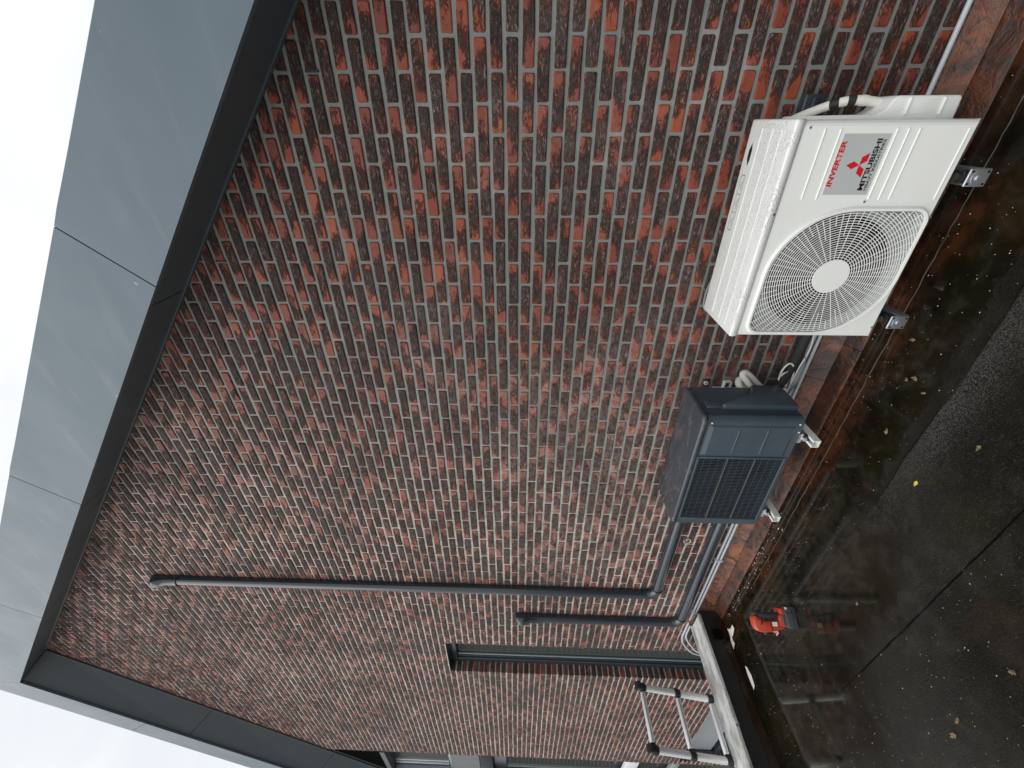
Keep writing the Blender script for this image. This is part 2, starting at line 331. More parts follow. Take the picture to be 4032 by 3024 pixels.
M = dict(brick=brick_material(), mortar=mortar_material(), zinc=zinc_material(), floor=floor_material(), flash=flashing_material(), flash2=flashing_material('rusty_felt_upstand', .62, .22),
         coping=coping_material(), white=white_material(), wetwhite=wet_white_material(), shell=dark_shell_material(), dusty=dusty_top_material(),
         glass=glass_material('dark_window_glass', (.055, .066, .062)), bal=plain('grey_balustrade_glass', (.085, .092, .095), .35, spec=.12),
         soffit=plain('anthracite_soffit', (.068, .084, .093), .45, 0, .05, 200),
         frame=plain('anthracite_frame', (.030, .040, .048), .32), framel=plain('pale_grey_frame', (.30, .34, .35), .3, .2),
         framew=plain('white_frame_bead', (.75, .77, .78), .3),
         inner=plain('dark_interior', (.02, .02, .02), .9),
         label=plain('silver_label', (.47, .49, .48), .4, .1), red=plain('red_print', (.52, .012, .018), .45, spots=0), black=plain('black_print', (.012, .012, .013), .45, spots=0),
         grille=plain('white_grille_wire', (.76, .77, .75), .4), cavity=plain('fan_cavity', (.004, .004, .0045), .7), blade=plain('fan_blade', (.016, .017, .018), .4),
         shroud=plain('pale_fan_shroud', (.30, .31, .29), .5),
         coil=plain('condenser_fins', (.010, .013, .016), .6), dgrille=plain('anthracite_grille', (.050, .066, .078), .35),
         duct=plain('anthracite_duct_plastic', (.023, .032, .041), .2, spec=.75), conduit=plain('grey_conduit', (.42, .45, .48), .3, 0, .05),
         steel=plain('galvanised_steel', (.52, .55, .58), .33, .8, .1, 80), rubber=plain('black_rubber', (.012, .012, .012), .6, 0, .1, 120),
         whiteplastic=plain('white_plastic', (.74, .74, .71), .4), insul=plain('white_pipe_insulation', (.72, .71, .65), .55, 0, .05, 70),
         foam=plain('black_pipe_foam', (.016, .016, .017), .8, 0, .15, 90, .001), cable=plain('white_cable', (.66, .67, .65), .35), gcable=plain('grey_cable', (.16, .19, .20), .35),
         alu=plain('brushed_aluminium', (.80, .81, .82), .38, .4, .08, 90), ladder_black=plain('black_ladder_plastic', (.014, .014, .015), .42),
         felt=plain('black_felt_upstand', (.018, .018, .017), .55, 0, .4, 160, .002, .3), feltb=plain('brown_wet_felt', (.024, .013, .007), .2, 0, .35, 60, .002, .35),
         tred=plain('red_tool_plastic', (.50, .062, .030), .38, 0, .06, 60), tblack=plain('black_tool_rubber', (.038, .040, .044), .5, 0, .1, 90), tgrey=plain('dark_grey_battery', (.055, .057, .06), .5, 0, .1, 80),
         paper=plain('white_paper', (.78, .77, .72), .6, 0, .05, 40), leafb=plain('dry_brown_leaf', (.155, .105, .05), .6, 0, .3, 60), leafy=plain('yellow_leaf', (.55, .42, .04), .5, 0, .2, 60),
         leafg=plain('green_leaf', (.14, .22, .05), .5), grit=plain('pale_grit', (.62, .58, .52), .4, 0, .2, 40),
         ground=plain('paving', (.20, .19, .18), .8, 0, .2, 30), roof=plain('dark_roof_covering', (.05, .052, .055), .6), weep=plain('black_vent_plastic', (.006, .006, .006), .6),
         crack=plain('dark_joint', (.004, .0035, .003), .9, spec=.05), lap=plain('felt_lap', (.030, .029, .026), .5, 0, .4, 150, .003, .25))

# ------------------------------------------------------------------ ground and flat roof
g = MB(); g.quad((-300, -300, -2.9), (300, -300, -2.9), (300, 300, -2.9), (-300, 300, -2.9)); obj('ground', g, M['ground'], kind='structure')
fr = MB(); X0r, X1r, Y0r = -3.612, 6.0, -6.0
fr.quad((X0r, Y0r, 0), (X1r, Y0r, 0), (X1r, D+.05, 0), (X0r, D+.05, 0))
fr.quad((X0r, Y0r, 0), (X0r, Y0r, -2.9), (X1r, Y0r, -2.9), (X1r, Y0r, 0))
fr.quad((X1r, Y0r, 0), (X1r, Y0r, -2.9), (X1r, D, -2.9), (X1r, D, 0))
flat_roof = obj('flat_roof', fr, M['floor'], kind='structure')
def seam(y, x0, x1, wdt, hgt, m, name, wob=.004, seed=0):
    rr = random.Random(seed); s = MB(); n = int((x1-x0)/.04)
    pr = None
    for i in range(n+1):
        x = x0+(x1-x0)*i/n; a = y+rr.uniform(-wob, wob); ww = wdt*rr.uniform(.5, 1.3)
        q = [(x, a-ww/2, .001), (x, a-ww*.2, hgt), (x, a+ww*.25, hgt*.8), (x, a+ww/2, .001)]
        if pr:
            for k in range(3): s.quad(pr[k], q[k], q[k+1], pr[k+1])
        pr = q
    o = obj(name, s, m, flat_roof); return o
seam(1.790, -2.9, 2.6, .007, .004, M['lap'], 'felt_seam', .0035, 1)
seam(0.996, -2.35, 2.6, .0055, .002, M['crack'], 'felt_seam', .0022, 2)
lp = MB()
for i in range(60):      # one felt sheet lapping over the next: a low step along the roof
    x0, x1 = -2.6+i*.1, -2.5+i*.1
    w0, w1 = .006*math.sin(x0*9)+.004*math.sin(x0*23), .006*math.sin(x1*9)+.004*math.sin(x1*23)
    lp.quad((x0, 1.0, .0028), (x1, 1.0, .0028), (x1, 1.41+w1, .0055), (x0, 1.41+w0, .0055))
    lp.quad((x0, 1.41+w0, .0055), (x1, 1.41+w1, .0055), (x1, 1.42+w1, .0005), (x0, 1.42+w0, .0005))
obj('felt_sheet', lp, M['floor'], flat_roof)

# ------------------------------------------------------------------ the gable house
SLP = .836
def ztop(x):     # brick / soffit line
    return 2.586-SLP*(x-.389) if x >= -4.937 else 7.035+.85*(x+4.937)
house = thing('gable_house', 'brick gable house with dark soffits and zinc grey verge boards, behind both outdoor units', 'house', (-4.0, D, 0))
XL, XR = -9.7, 1.5
# openings: x0, x1, z0, z1
WIN1 = (-5.121, -4.508, -2.5, 2.503)
STRIP = (-8.78, -7.835, -2.6, None)
LOW = (-7.70, -5.62, -2.5, -.5675)
mb = MB(); YM = D+.006; YB = D+.12
def vstrip(x0, x1, z0, f):
    mb.quad((x0, YM, z0), (x1, YM, z0), (x1, YM, f(x1)), (x0, YM, f(x0)))
G = .006
def topf(x): return ztop(x)+.03
segs = [XL, STRIP[0]-G, STRIP[1]+G, LOW[0]-G, LOW[1]+G, WIN1[0]-G, -4.937, WIN1[1]+G, -3.6, XR]
for a, c in zip(segs[:-1], segs[1:]):
    mid = (a+c)/2; zb = -2.9 if mid < -3.6 else -.05
    if STRIP[0] < mid < STRIP[1]: vstrip(a, c, -2.9, lambda x: -2.6)
    elif LOW[0] < mid < LOW[1]: vstrip(a, c, LOW[3]+G, topf); vstrip(a, c, -2.9, lambda x: LOW[2])
    elif WIN1[0] < mid < WIN1[1]: vstrip(a, c, WIN1[3]+G, topf); vstrip(a, c, -2.9, lambda x: WIN1[2])
    else: vstrip(a, c, zb, topf)
for (a, c, z0, z1) in (WIN1, LOW, (STRIP[0], STRIP[1], -2.6, None)):
    zl = z1+G if z1 else topf(a); zr = z1+G if z1 else topf(c)
    mb.quad((a-G, YM, z0), (a-G, YM, zl), (a-G, YB, zl), (a-G, YB, z0))
    mb.quad((c+G, YM, z0), (c+G, YB, z0), (c+G, YB, zr), (c+G, YM, zr))
    if z1: mb.quad((a-G, YM, zl), (c+G, YM, zr), (c+G, YB, zr), (a-G, YB, zl))
wall = obj('brick_wall', mb, M['mortar'], house)
# back of the wall so that no light leaks through
bk = MB(); bk.add([(XL, D+.45, -2.9), (XR, D+.45, -2.9), (XR, D+.45, ztop(XR)+.1), (-4.937, D+.45, 7.1), (XL, D+.45, ztop(XL)+.1)], [[0, 1, 2, 3, 4]]); bk.quad((XL, YM, -2.9), (XL, D+.45, -2.9), (XL, D+.45, 3.2), (XL, YM, 3.2))
bk.quad((XR, YM, -2.9), (XR, YM, 1.6), (XR, D+.45, 1.6), (XR, D+.45, -2.9))
obj('inner_leaf', bk, M['inner'], house)

def brick_shape(wd, ht, dep, rnd, jag=1.0):
    """front face with clipped corners, a worn rounded arris and sides; local, face towards -y at y=0"""
    s = MB(); hx, hz = wd/2, ht/2; c = rnd.uniform(.003, .0065)
    j = lambda a: rnd.uniform(-a, a)*jag
    c = min(c, hx*.4)
    ring = [(-hx+c, -hz), (j(.02), -hz), (hx-c, -hz), (hx, -hz+c), (hx, hz-c), (hx-c, hz), (j(.02), hz), (-hx+c, hz), (-hx, hz-c), (-hx, -hz+c)]
    ring = [(x+j(.0012), z+j(.0016)) for x, z in ring]
    n = len(ring); b = .0042
    tilt = (j(.004), j(.02)); fy = j(.0014)
    def ins(x, z):
        return (x-math.copysign(min(b, abs(x)), x)*(1 if abs(x) > hx*.5 else 0), z-math.copysign(b, z))
    A = [(x, .0045, z) for x, z in ring]
    B = []
    for x, z in ring:
        xi, zi = ins(x, z); B.append((xi, fy+tilt[0]*xi*.5+tilt[1]*zi*.5+j(.0006), zi))
    Cc = [(x, dep, z) for x, z in ring]
    fs = [list(range(n, 2*n))]
    for i in range(n):
        k = (i+1) % n
        fs.append([i, k, n+k, n+i]); fs.append([2*n+i, 2*n+k, k, i])
    s.add(A+B+Cc, fs); return s
# lay the bond: collect pieces, cut at openings and at the verge
pieces = []
JT = .0128
def free(x0, x1, z):
    """parts of [x0,x1] outside the openings at height z"""
    segs = [(x0, x1)]
    for (a, c, z0, z1) in (WIN1, LOW, STRIP):
        hi = z1 if z1 is not None else 99
        if z0-.03 < z < hi:
            o = []
            for s0, s1 in segs:
                if s1 <= a or s0 >= c: o.append((s0, s1)); continue
                if s0 < a: o.append((s0, a))
                if s1 > c: o.append((c, s1))
            segs = o
    return segs
r_lo, r_hi = int(math.floor((-1.35-ZJ)/RH)), int(math.ceil((7.1-ZJ)/RH))
for r in range(r_lo, r_hi):
    zc = ZJ+RH*(r+.5); par = r % 2
    c0 = int(math.floor((XL-XJ)/CW-1)); c1 = int(math.ceil((XR-XJ)/CW+1))
    for c in range(c0, c1):
        xa = XJ+CW*(c+.5*par); xb = xa+CW
        xa += JT/2; xb -= JT/2
        xa, xb = max(xa, XL), min(xb, XR)
        if xb-xa < .03: continue
        for s0, s1 in free(xa, xb, zc):
            if s1-s0 < .03: continue
            xm = (s0+s1)/2
            if zc-.03 > max(ztop(s0), ztop(s1)): continue
            if zc < -.02 and s0 > -3.5: continue
            pieces.append((s0, s1, zc, r, c))
def project(x, y, z):
    q = Vector((x, y, z-HC)); dz = q.dot(fw)
    if dz < .05: return None
    return 2016-FPX*q.dot(up)/dz, 1512-FPX*q.dot(rt)/dz, dz
def hidden(x, z):
    for (a, c, zb, zt, y) in ((-.78, .05, .25, .83, 1.62), (-2.0, -1.235, .345, .83, 1.62)):
        t = y/D; xx, zz = x*t, HC+(z-HC)*t
        if a < xx < c and zb < zz < zt: return True
    if -.80 < x < .03 and .25 < z < .83: return True
    t = 1.78/D; 
    return False
scored = []
for i, (s0, s1, zc, r, c) in enumerate(pieces):
    p = project((s0+s1)/2, D, zc)
    if not p or not (-20 < p[0] < 4050 and -20 < p[1] < 3040): continue
    if hidden((s0+s1)/2, zc) or zc < .10: continue
    scored.append((-(s1-s0)*.05/p[2]**3, i))
scored.sort(); single = set(i for _, i in scored[:300])
rb = random.Random(11)
full = [brick_shape(CW-JT, .0480, .028, rb) for _ in range(24)]
full_mesh = []
for s in full:
    me = s.mesh('brick'); me.materials.append(M['brick']); full_mesh.append(me)
field = MB()
wloc_h = wloc(wall)
for i, (s0, s1, zc, r, c) in enumerate(pieces):
    wd = s1-s0; xm = (s0+s1)/2
    jx, jz, jy, rot = rb.uniform(-.0015, .0015), rb.uniform(-.002, .002), rb.uniform(-.0022, .0012), rb.uniform(-.006, .006)
    jamb = any(abs(s1-a) < .002 for (a, _, _, _) in (WIN1, LOW, STRIP)) and zc < 3.5 or any(abs(s0-b_) < .002 for (_, b_, _, _) in (WIN1, LOW, STRIP))
    if i in single:
        if abs(wd-(CW-JT)) < .001: me = full_mesh[rb.randrange(24)]
        else:
            me = brick_shape(wd, .048, .028, rb).mesh('brick'); me.materials.append(M['brick'])
        o = bpy.data.objects.new('brick', me); C.objects.link(o); o.parent = wall
        o.location = Vector((xm+jx, D+jy, zc+jz))-wloc_h; o.rotation_euler = (0, rot, 0)
    else:
        s = brick_shape(wd, .048, .105 if jamb else .024, rb)
        if jamb: jx = jy = 0; rot = 0
        ca, sa = math.cos(rot), math.sin(rot)
        field.add([(xm+jx+x*ca+z*sa, D+jy+y, zc+jz-x*sa+z*ca) for x, y, z in s.v], s.f)
obj('brick_field', field, M['brick'], wall, kind='stuff')
# open head joints (weep holes) under the verge
for (x, z) in ((.1767, 2.609), (-.5933, 3.296), (-2.1333, 4.61), (-3.6733, 5.86)):
    row = math.floor((z-ZJ)/RH); zz = ZJ+RH*(row+.5)
    s = MB(); s.box(x-.0045, x+.0045, D-.001, D+.02, zz-.027, zz+.027); obj('weep_hole', s, M['weep'], wall)
# ring of old mortar round a filled hole, and a white screw plug
s = MB(); s.tube([(-2.747+.026*math.cos(t), D-.001, .441+.026*math.sin(t)) for t in [k*math.pi/10 for k in range(21)]], .006, 6, False); obj('mortar_ring', s, M['mortar'], wall)

# ---- verge: soffit and fascia boards
YO = 1.779
ang = math.atan(SLP); nR = Vector((math.sin(ang), 0, math.cos(ang))); dR = Vector((-math.cos(ang), 0, math.sin(ang)))
def fbR(x): return Vector((x, YO, 2.627-SLP*(x-.341)))
angL = math.atan(.825); nL = Vector((-math.sin(angL), 0, math.cos(angL)))
def fbL(x): return Vector((x, YO, 7.2+.825*(x+5.127)))
FH = .418
def board(p0, p1, n0, n1, name, T=.022, nu=22, nv=8, crease=True, sd=0):
    """one sheet-metal board: slightly buckled front, folded edges"""
    rr = random.Random(sd); s = MB(); ph = [rr.uniform(0, 6) for _ in range(4)]
    L = (p1-p0).length
    vs = []
    for i in range(nu+1):
        t = i/nu; a = p0.lerp(p1, t); n = n0.lerp(n1, t)
        for j in range(nv+1):
            q = j/nv; p = a+n*q
            d = .0022*math.sin(2.3*t*L+ph[0]+2*q)+.0016*math.sin(5.1*t*L+ph[1]+3*q)
            e = min(t, 1-t)*L; d *= min(1, e/.15)*min(1, min(q, 1-q)*5)
            if crease:      # sprung corner next to the joint
                d += .007*max(0, 1-(1-t)*L/.38)*max(0, q-.35)*min(1, (1-t)*L/.05)
            vs.append(p+Vector((0, -d, 0)))
    fs = [[i*(nv+1)+j, (i+1)*(nv+1)+j, (i+1)*(nv+1)+j+1, i*(nv+1)+j+1] for i in range(nu) for j in range(nv)]
    s.add(vs, fs, True)
    rim = [i*(nv+1) for i in range(nu+1)]+[nu*(nv+1)+j for j in range(1, nv+1)]+[i*(nv+1)+nv for i in range(nu-1, -1, -1)]+[j for j in range(nv-1, 0, -1)]
    A = [vs[i] for i in rim]; B = [v+Vector((0, T, 0)) for v in A]; k = len(A)
    s.add(A+B, [[(i+1) % k, i, k+i, k+(i+1) % k] for i in range(k)])
    return s
gap = .005
xsR = [2.45, .905, -.638, -2.175, -3.715, -5.127]
for i in range(5):
    a, c = xsR[i], xsR[i+1]
    last = i == 4
    p0, p1 = fbR(a-gap/2), fbR(c+(0 if last else gap/2))
    n1 = Vector((0, 0, FH/math.cos(ang))) if last else nR*FH
    obj('fascia_board', board(p0, p1, nR*FH, n1, 'f', sd=i, crease=not last), M['zinc'], house)
xsL = [-5.130, -6.193, -7.73, -9.27, -10.2]
for i in range(4):
    a, c = xsL[i], xsL[i+1]
    n0 = Vector((0, 0, FH/math.cos(ang))) if i == 0 else nL*FH
    obj('fascia_board', board(fbL(a-(0 if i == 0 else gap/2)), fbL(c+gap/2), n0, nL*FH, 'f', sd=20+i, crease=False), M['zinc'], house)
def soff(xa, xb, side, lift=.0):
    s = MB()
    if side == 'R':
        wa, wb = (Vector((x, D+.03, ztop(x)+.006)) for x in xa), None
        pts = [Vector((xa[0], YO+.023, fbR(xa[0]).z+.008)), Vector((xb[0], YO+.023, fbR(xb[0]).z+.008)), Vector((xb[1], D+.02, ztop(xb[1])+.006)), Vector((xa[1], D+.02, ztop(xa[1])+.006))]
        n = nR
    else:
        pts = [Vector((xa[0], YO+.023, fbL(xa[0]).z+.008)), Vector((xb[0], YO+.023, fbL(xb[0]).z+.008)), Vector((xb[1], D+.02, ztop(xb[1])+.004)), Vector((xa[1], D+.02, ztop(xa[1])+.004))]
        n = nL
    q = [p+n*.02 for p in pts]
    s.add(pts+q, [[3, 2, 1, 0], [4, 5, 6, 7], [0, 1, 5, 4], [1, 2, 6, 5], [2, 3, 7, 6], [3, 0, 4, 7]])
    return s
sR = [(2.45, 2.45), (.79, .79), (-.746, -.746), (-2.245, -2.245), (-3.70, -3.66), (-5.127, -4.937)]
for i in range(5):
    a, c = sR[i], sR[i+1]; e = 0 if i == 4 else gap
    obj('soffit_board', soff((a[0]-.0, a[1]-.0), (c[0]+e, c[1]+e), 'R'), M['soffit'], house)
sL = [(-5.130, -4.940), (-6.62, -6.466), (-8.12, -7.95), (-10.2, -9.7)]
for i in range(3):
    a, c = sL[i], sL[i+1]
    obj('soffit_board', soff(a, (c[0]+gap, c[1]+gap), 'L'), M['soffit'], house)
# thin closing bead between soffit and brick
def bead(xa, xb, n):
    s = MB(); a = Vector((xa, D-.016, ztop(xa)-.004)); c = Vector((xb, D-.016, ztop(xb)-.004))
    o = [Vector((0, 0, 0)), Vector((0, .022, 0)), Vector((0, .022, .016)), Vector((0, 0, .016))]
    s.add([a+k for k in o]+[c+k for k in o], [[0, 1, 5, 4], [1, 2, 6, 5], [2, 3, 7, 6], [3, 0, 4, 7]]); return s
obj('soffit_bead', bead(2.2, -4.93, nR), M['soffit'], house)
obj('soffit_bead', bead(-4.945, -9.7, nL), M['soffit'], house)
for sd_, f_, n_, xa, xb in (('R', fbR, nR, 2.45, -5.127), ('L', fbL, nL, -5.13, -10.2)):
    s = MB(); a, c = f_(xa)+n_*.05+Vector((0, .03, 0)), f_(xb)+n_*.05+Vector((0, .03, 0))
    hv = Vector((0, 0, .45)); b2 = Vector((0, 7, 0))
    s.add([a, c, c+hv, a+hv, a+b2, c+b2, c+hv+b2, a+hv+b2], [[0, 1, 2, 3], [7, 6, 5, 4], [0, 4, 5, 1], [3, 2, 6, 7], [0, 3, 7, 4], [1, 5, 6, 2]])
    obj('roof', s, M['roof'], house)

# ---- windows
def fbox(parent, name, mat, *a, b=.0):
    s = MB(); s.box(*a, b=b); return obj(name, s, mat, parent)
wn = MB(); xl, xr, z0, z1 = WIN1; yf = D+.105
wn.box(xl, xl+.075, yf, yf+.06, z0, z1-.0, .003); wn.box(xr-.05, xr, yf, yf+.06, z0, z1, .003); wn.box(xl+.075, xr-.05, yf, yf+.06, z1-.07, z1, .003)
win = obj('window', wn, M['frame'], house)
fbox(win, 'frame_step', M['frame'], xl+.075, xl+.098, yf+.018, yf+.06, z0, z1-.07, b=.002)
fbox(win, 'glazing_bead', M['framel'], xl+.098, xl+.114, yf+.028, yf+.06, z0, z1-.07, b=.002)
fbox(win, 'frame_step', M['frame'], xl+.114, xl+.125, yf+.038, yf+.06, z0, z1-.07)
fbox(win, 'pane', M['glass'], xl+.125, xr-.05, yf+.045, yf+.055, z0, z1-.07)
fbox(win, 'lintel_angle', M['framew'], xl, xr, D-.002, D+.012, z1+.001, z1+.0055)
fbox(win, 'head_lining', M['frame'], xl, xr, D+.013, yf+.02, z1-.002, z1+.005)
# glazed strip at the far end: upper window, glass balustrade, lower window
xl, xr = STRIP[0], STRIP[1]; yf = D+.10
def zc_(x): return ztop(x)-.02
s = MB(); s.add([(xl, yf, 2.8), (xl+.07, yf, 2.8), (xl+.07, yf, zc_(xl+.07)), (xl, yf, zc_(xl))]+[(xl, yf+.05, 2.8), (xl+.07, yf+.05, 2.8), (xl+.07, yf+.05, zc_(xl+.07)), (xl, yf+.05, zc_(xl))],
      [[0, 1, 2, 3], [1, 5, 6, 2], [4, 7, 6, 5]])
s.box(xr-.07, xr, yf, yf+.05, 2.1, zc_(xr)); s.box(xl, xr, yf, yf+.05, 2.02, 2.12)
up_w = obj('window', s, M['frame'], house)
fbox(up_w, 'pane', M['glass'], xl+.07, xr-.07, yf+.03, yf+.04, 2.12, 3.75)
for k in range(3): fbox(up_w, 'glazing_bead', M['framew'] if k != 1 else M['framel'], xl+.07+k*.045, xl+.092+k*.045, yf+.004+k*.006, yf+.03, 2.85, 3.72, b=.002)
fbox(up_w, 'transom', M['framel'], xl, xr, yf-.02, yf+.02, 2.76, 2.82, b=.003)
fbox(up_w, 'jamb_lining', M['framel'], xl+.001, xl+.012, D-.02, yf, 2.80, 3.72)
fbox(up_w, 'head_board', M['soffit'], xl, xr, D-.01, yf+.03, 3.73, 3.80)
bal = fbox(house, 'balustrade_pane', M['bal'], xl+.002, xr-.002, D+.02, D+.032, 2.33, 2.76)
fbox(house, 'sill_box', plain('matt_anthracite_sill', (.028, .036, .043), .6, spec=.12), xl+.002, xr-.002, D+.004, D+.09, 2.125, 2.318, b=.004)
s = MB(); s.box(xl, xl+.08, yf, yf+.05, -2.6, 2.02); s.box(xr-.06, xr, yf, yf+.05, -2.6, 2.02); s.box(xl+.08, xr-.06, yf, yf+.05, 1.93, 2.02)
lw = obj('window', s, M['frame'], house)
fbox(lw, 'glazing_bead', M['framel'], xl+.08, xl+.096, yf+.012, yf+.04, -2.6, 1.93, b=.002)
fbox(lw, 'pane', M['glass'], xl+.096, xr-.06, yf+.03, yf+.04, -2.6, 1.93)
for (za, zb) in ((-.02, .17), (-.60, -.50)): fbox(lw, 'transom', M['framew'] if za > -.1 else M['framel'], xl, xr, D+.0, D+.06, za, zb, b=.003)
# ground-floor window seen beyond the roof edge
xl, xr, z0, z1 = LOW; yf = D+.10
s = MB(); s.box(xl, xr, yf, yf+.06, z1-.09, z1, .003); s.box(xl, xl+.08, yf, yf+.06, z0, z1-.09); s.box(xr-.08, xr, yf, yf+.06, z0, z1-.09); s.box(xl+.08, xr-.08, yf, yf+.06, -1.15, -1.08)
gw = obj('window', s, M['frame'], house)
fbox(gw, 'blind', M['framel'], xl+.08, xr-.08, yf+.02, yf+.03, -1.03, z1-.12)
fbox(gw, 'pane', M['glass'], xl+.08, xr-.08, yf+.035, yf+.045, z0, -1.15)
fbox(gw, 'head_lining', M['frame'], xl, xr, D+.013, yf, z1-.002, z1+.005)

# ------------------------------------------------------------------ flashing along the wall foot
fl = thing('wall_flashing', 'rust stained wet flashing strip along the foot of the brick wall', 'flashing', (-1.0, 2.0, 0))
def strip(x0, x1, prof, wob, sd, nx=None):
    rr = random.Random(sd); s = MB(); nx = nx or max(4, int((x1-x0)/.06)); ph = rr.uniform(0, 9)
    vs = []
    for i in range(nx+1):
        x = x0+(x1-x0)*i/nx
        for j, (y, z) in enumerate(prof):
            k = wob*(math.sin(x*7+ph+j)+.6*math.sin(x*17+ph*2+j*2))
            vs.append((x, y+k*.6, z+k*.4+.0))
    n = len(prof)
    s.add(vs, [[i*n+j, (i+1)*n+j, (i+1)*n+j+1, i*n+j+1] for i in range(nx) for j in range(n-1)], True); return s
top = [(D+.004, .128), (D-.008, .130), (D-.016, .108), (D-.034, .070), (D-.052, .050), (D-.058, .040)]
joints = [2.6, 1.35, .05, -1.25, -1.78, -2.92, -3.44, -3.70]
for i in range(len(joints)-1):
    a, c = joints[i], joints[i+1]
    t_ = [(y-(.003 if i % 2 else 0), z+(.004 if i % 2 else 0)) for y, z in top]
    obj('flashing_sheet', strip(c-(.02 if i % 2 else 0), a+(.02 if i % 2 else 0), t_, .0022, i+3), M['flash'], fl)
low = [(D-.050, .040), (D-.060, .036), (D-.085, .027), (D-.115, .013), (D-.137, .006), (D-.142, .0005)]
for i, (a, c) in enumerate(((2.6, .4), (.4, -1.0), (-1.0, -2.4), (-2.4, -3.60))):
    obj('felt_upstand', strip(c+.003, a, low, .0018, i+30), M['flash2'], fl)
# copper-coloured flap where the flashing meets the roof edge
s = MB(); vs = []
for i in range(9):
    t = i/8; x = -3.66-.22*t
    for j in range(5):
        q = j/4; vs.append((x, D-.004-.10*q*(1-.3*t), .125+.085*t-.035*q+.012*math.sin(3*q+4*t)))
s.add(vs, [[i*5+j, (i+1)*5+j, (i+1)*5+j+1, i*5+j+1] for i in range(8) for j in range(4)], True); obj('corner_flap', s, M['flash'], fl)

# ------------------------------------------------------------------ roof edge
re = thing('roof_edge', 'weathered pale aluminium coping with mossy streaks on the flat roof edge beside the ladder', 'coping', (-3.68, .5, .1))
def coping(y0, y1, dz=0):
    s = MB(); P = [(-3.808, .13+dz), (-3.808, .203+dz), (-3.803, .210+dz), (-3.790, .210+dz), (-3.785, .196+dz), (-3.612, .190+dz), (-3.604, .199+dz), (-3.592, .199+dz), (-3.588, .194+dz), (-3.588, .176+dz), (-3.594, .176+dz), (-3.594, .184+dz), (-3.79, .188+dz), (-3.80, .13+dz)]
    s.prism(P, 'y', y0, y1); return s
obj('coping_length', coping(1.155, 1.93), M['coping'], re)
obj('coping_length', coping(-1.6, 1.165, .003), M['coping'], re)
obj('coping_length', coping(-6.0, -1.602), M['coping'], re)
s = MB(); s.prism([(-3.79, -2.9), (-3.79, .178), (-3.60, .176), (-3.607, .10), (-3.609, .06), (-3.609, -2.9)], 'y', -6, 1.97); obj('upstand', s, M['felt'], re)
s = MB()
for i in range(90):
    y0_, y1_ = 1.9-i*.08, 1.9-(i+1)*.08
    k0, k1 = .006*math.sin(i*.9)+.004*math.sin(i*2.3), .006*math.sin((i+1)*.9)+.004*math.sin((i+1)*2.3)
    s.quad((-3.598, y0_, .002), (-3.598, y1_, .002), (-3.6035, y1_, .058+k1), (-3.6035, y0_, .058+k0)); s.quad((-3.6035, y0_, .058+k0), (-3.6035, y1_, .058+k1), (-3.612, y1_, .058+k1), (-3.612, y0_, .058+k0))
obj('felt_skirting', s, M['feltb'], re)
s = MB(); s.box(-3.607, -3.57, 1.735, 1.80, .055, .125); s.box(-3.59, -3.55, 1.72, 1.727, .02, .05); obj('outlet_box', s, M['crack'], re)

# ------------------------------------------------------------------ white outdoor unit
YF = 1.62
wu = thing('outdoor_unit', 'white air conditioner outdoor unit with round fan grille, red and black printed label', 'air conditioner', (-.39, 1.78, .25), 'outdoor units on the brick wall')
GX, GZ, GRX, GRZ = -.519, .524, .2395, .249
def outline(rx, rz, rc, n=18):
    """grille outline: two big round corners (upper right, lower left), two small ones"""
    pts = []
    for q, (sx, sz) in enumerate(((1, 1), (-1, 1), (-1, -1), (1, -1))):
        big = q in (0, 2); a0 = q*math.pi/2
        for k in range(n):
            t = a0+(k+.5)/n*math.pi/2
            if big: pts.append((GX+rx*math.cos(t), GZ+rz*math.sin(t)))
            else: pts.append((GX+sx*(rx-rc)+rc*math.cos(t), GZ+sz*(rz-rc)+rc*math.sin(t)))
    return pts
Oin = outline(GRX, GRZ, .045); n = len(Oin)
ux0, ux1, uz0, uz1 = -.783, 0.0, .250, .812
# front: a strip between the opening and the panel rectangle
def rect_pt(i):
    q = i//18; k = (i % 18+.5)/18
    cx0, cx1, cz0, cz1 = ux0+.012, ux1-.018, uz0+.01, uz1-.003
    C4 = [(cx1, GZ), (cx1, cz1), (GX, cz1), (cx0, cz1), (cx0, GZ), (cx0, cz0), (GX, cz0), (cx1, cz0), (cx1, GZ)]
    a, b_, c_ = C4[2*q], C4[2*q+1], C4[2*q+2]
    if k < .5: t = k*2; return (a[0]+(b_[0]-a[0])*t, a[1]+(b_[1]-a[1])*t)
    t = k*2-1; return (b_[0]+(c_[0]-b_[0])*t, b_[1]+(c_[1]-b_[1])*t)
s = MB()
Rr = [rect_pt(i) for i in range(n)]
# exact corners
cor = {0: (ux1-.018, uz1-.003), 1: (ux0+.012, uz1-.003), 2: (ux0+.012, uz0+.01), 3: (ux1-.018, uz0+.01)}
for q in range(4): Rr[q*18+9] = cor[q]; Rr[q*18+8] = tuple(np.array(Rr[q*18+8])*.5+np.array(cor[q])*.5)
A = [(x, YF, z) for x, z in Oin]; B = [(x, YF, z) for x, z in Rr]; Rec = [(x, YF+.035, z) for x, z in Oin]
s.add(A+B+Rec, [[i, (i+1) % n, n+(i+1) % n, n+i] for i in range(n)]+[[2*n+i, 2*n+(i+1) % n, (i+1) % n, i] for i in range(n)])
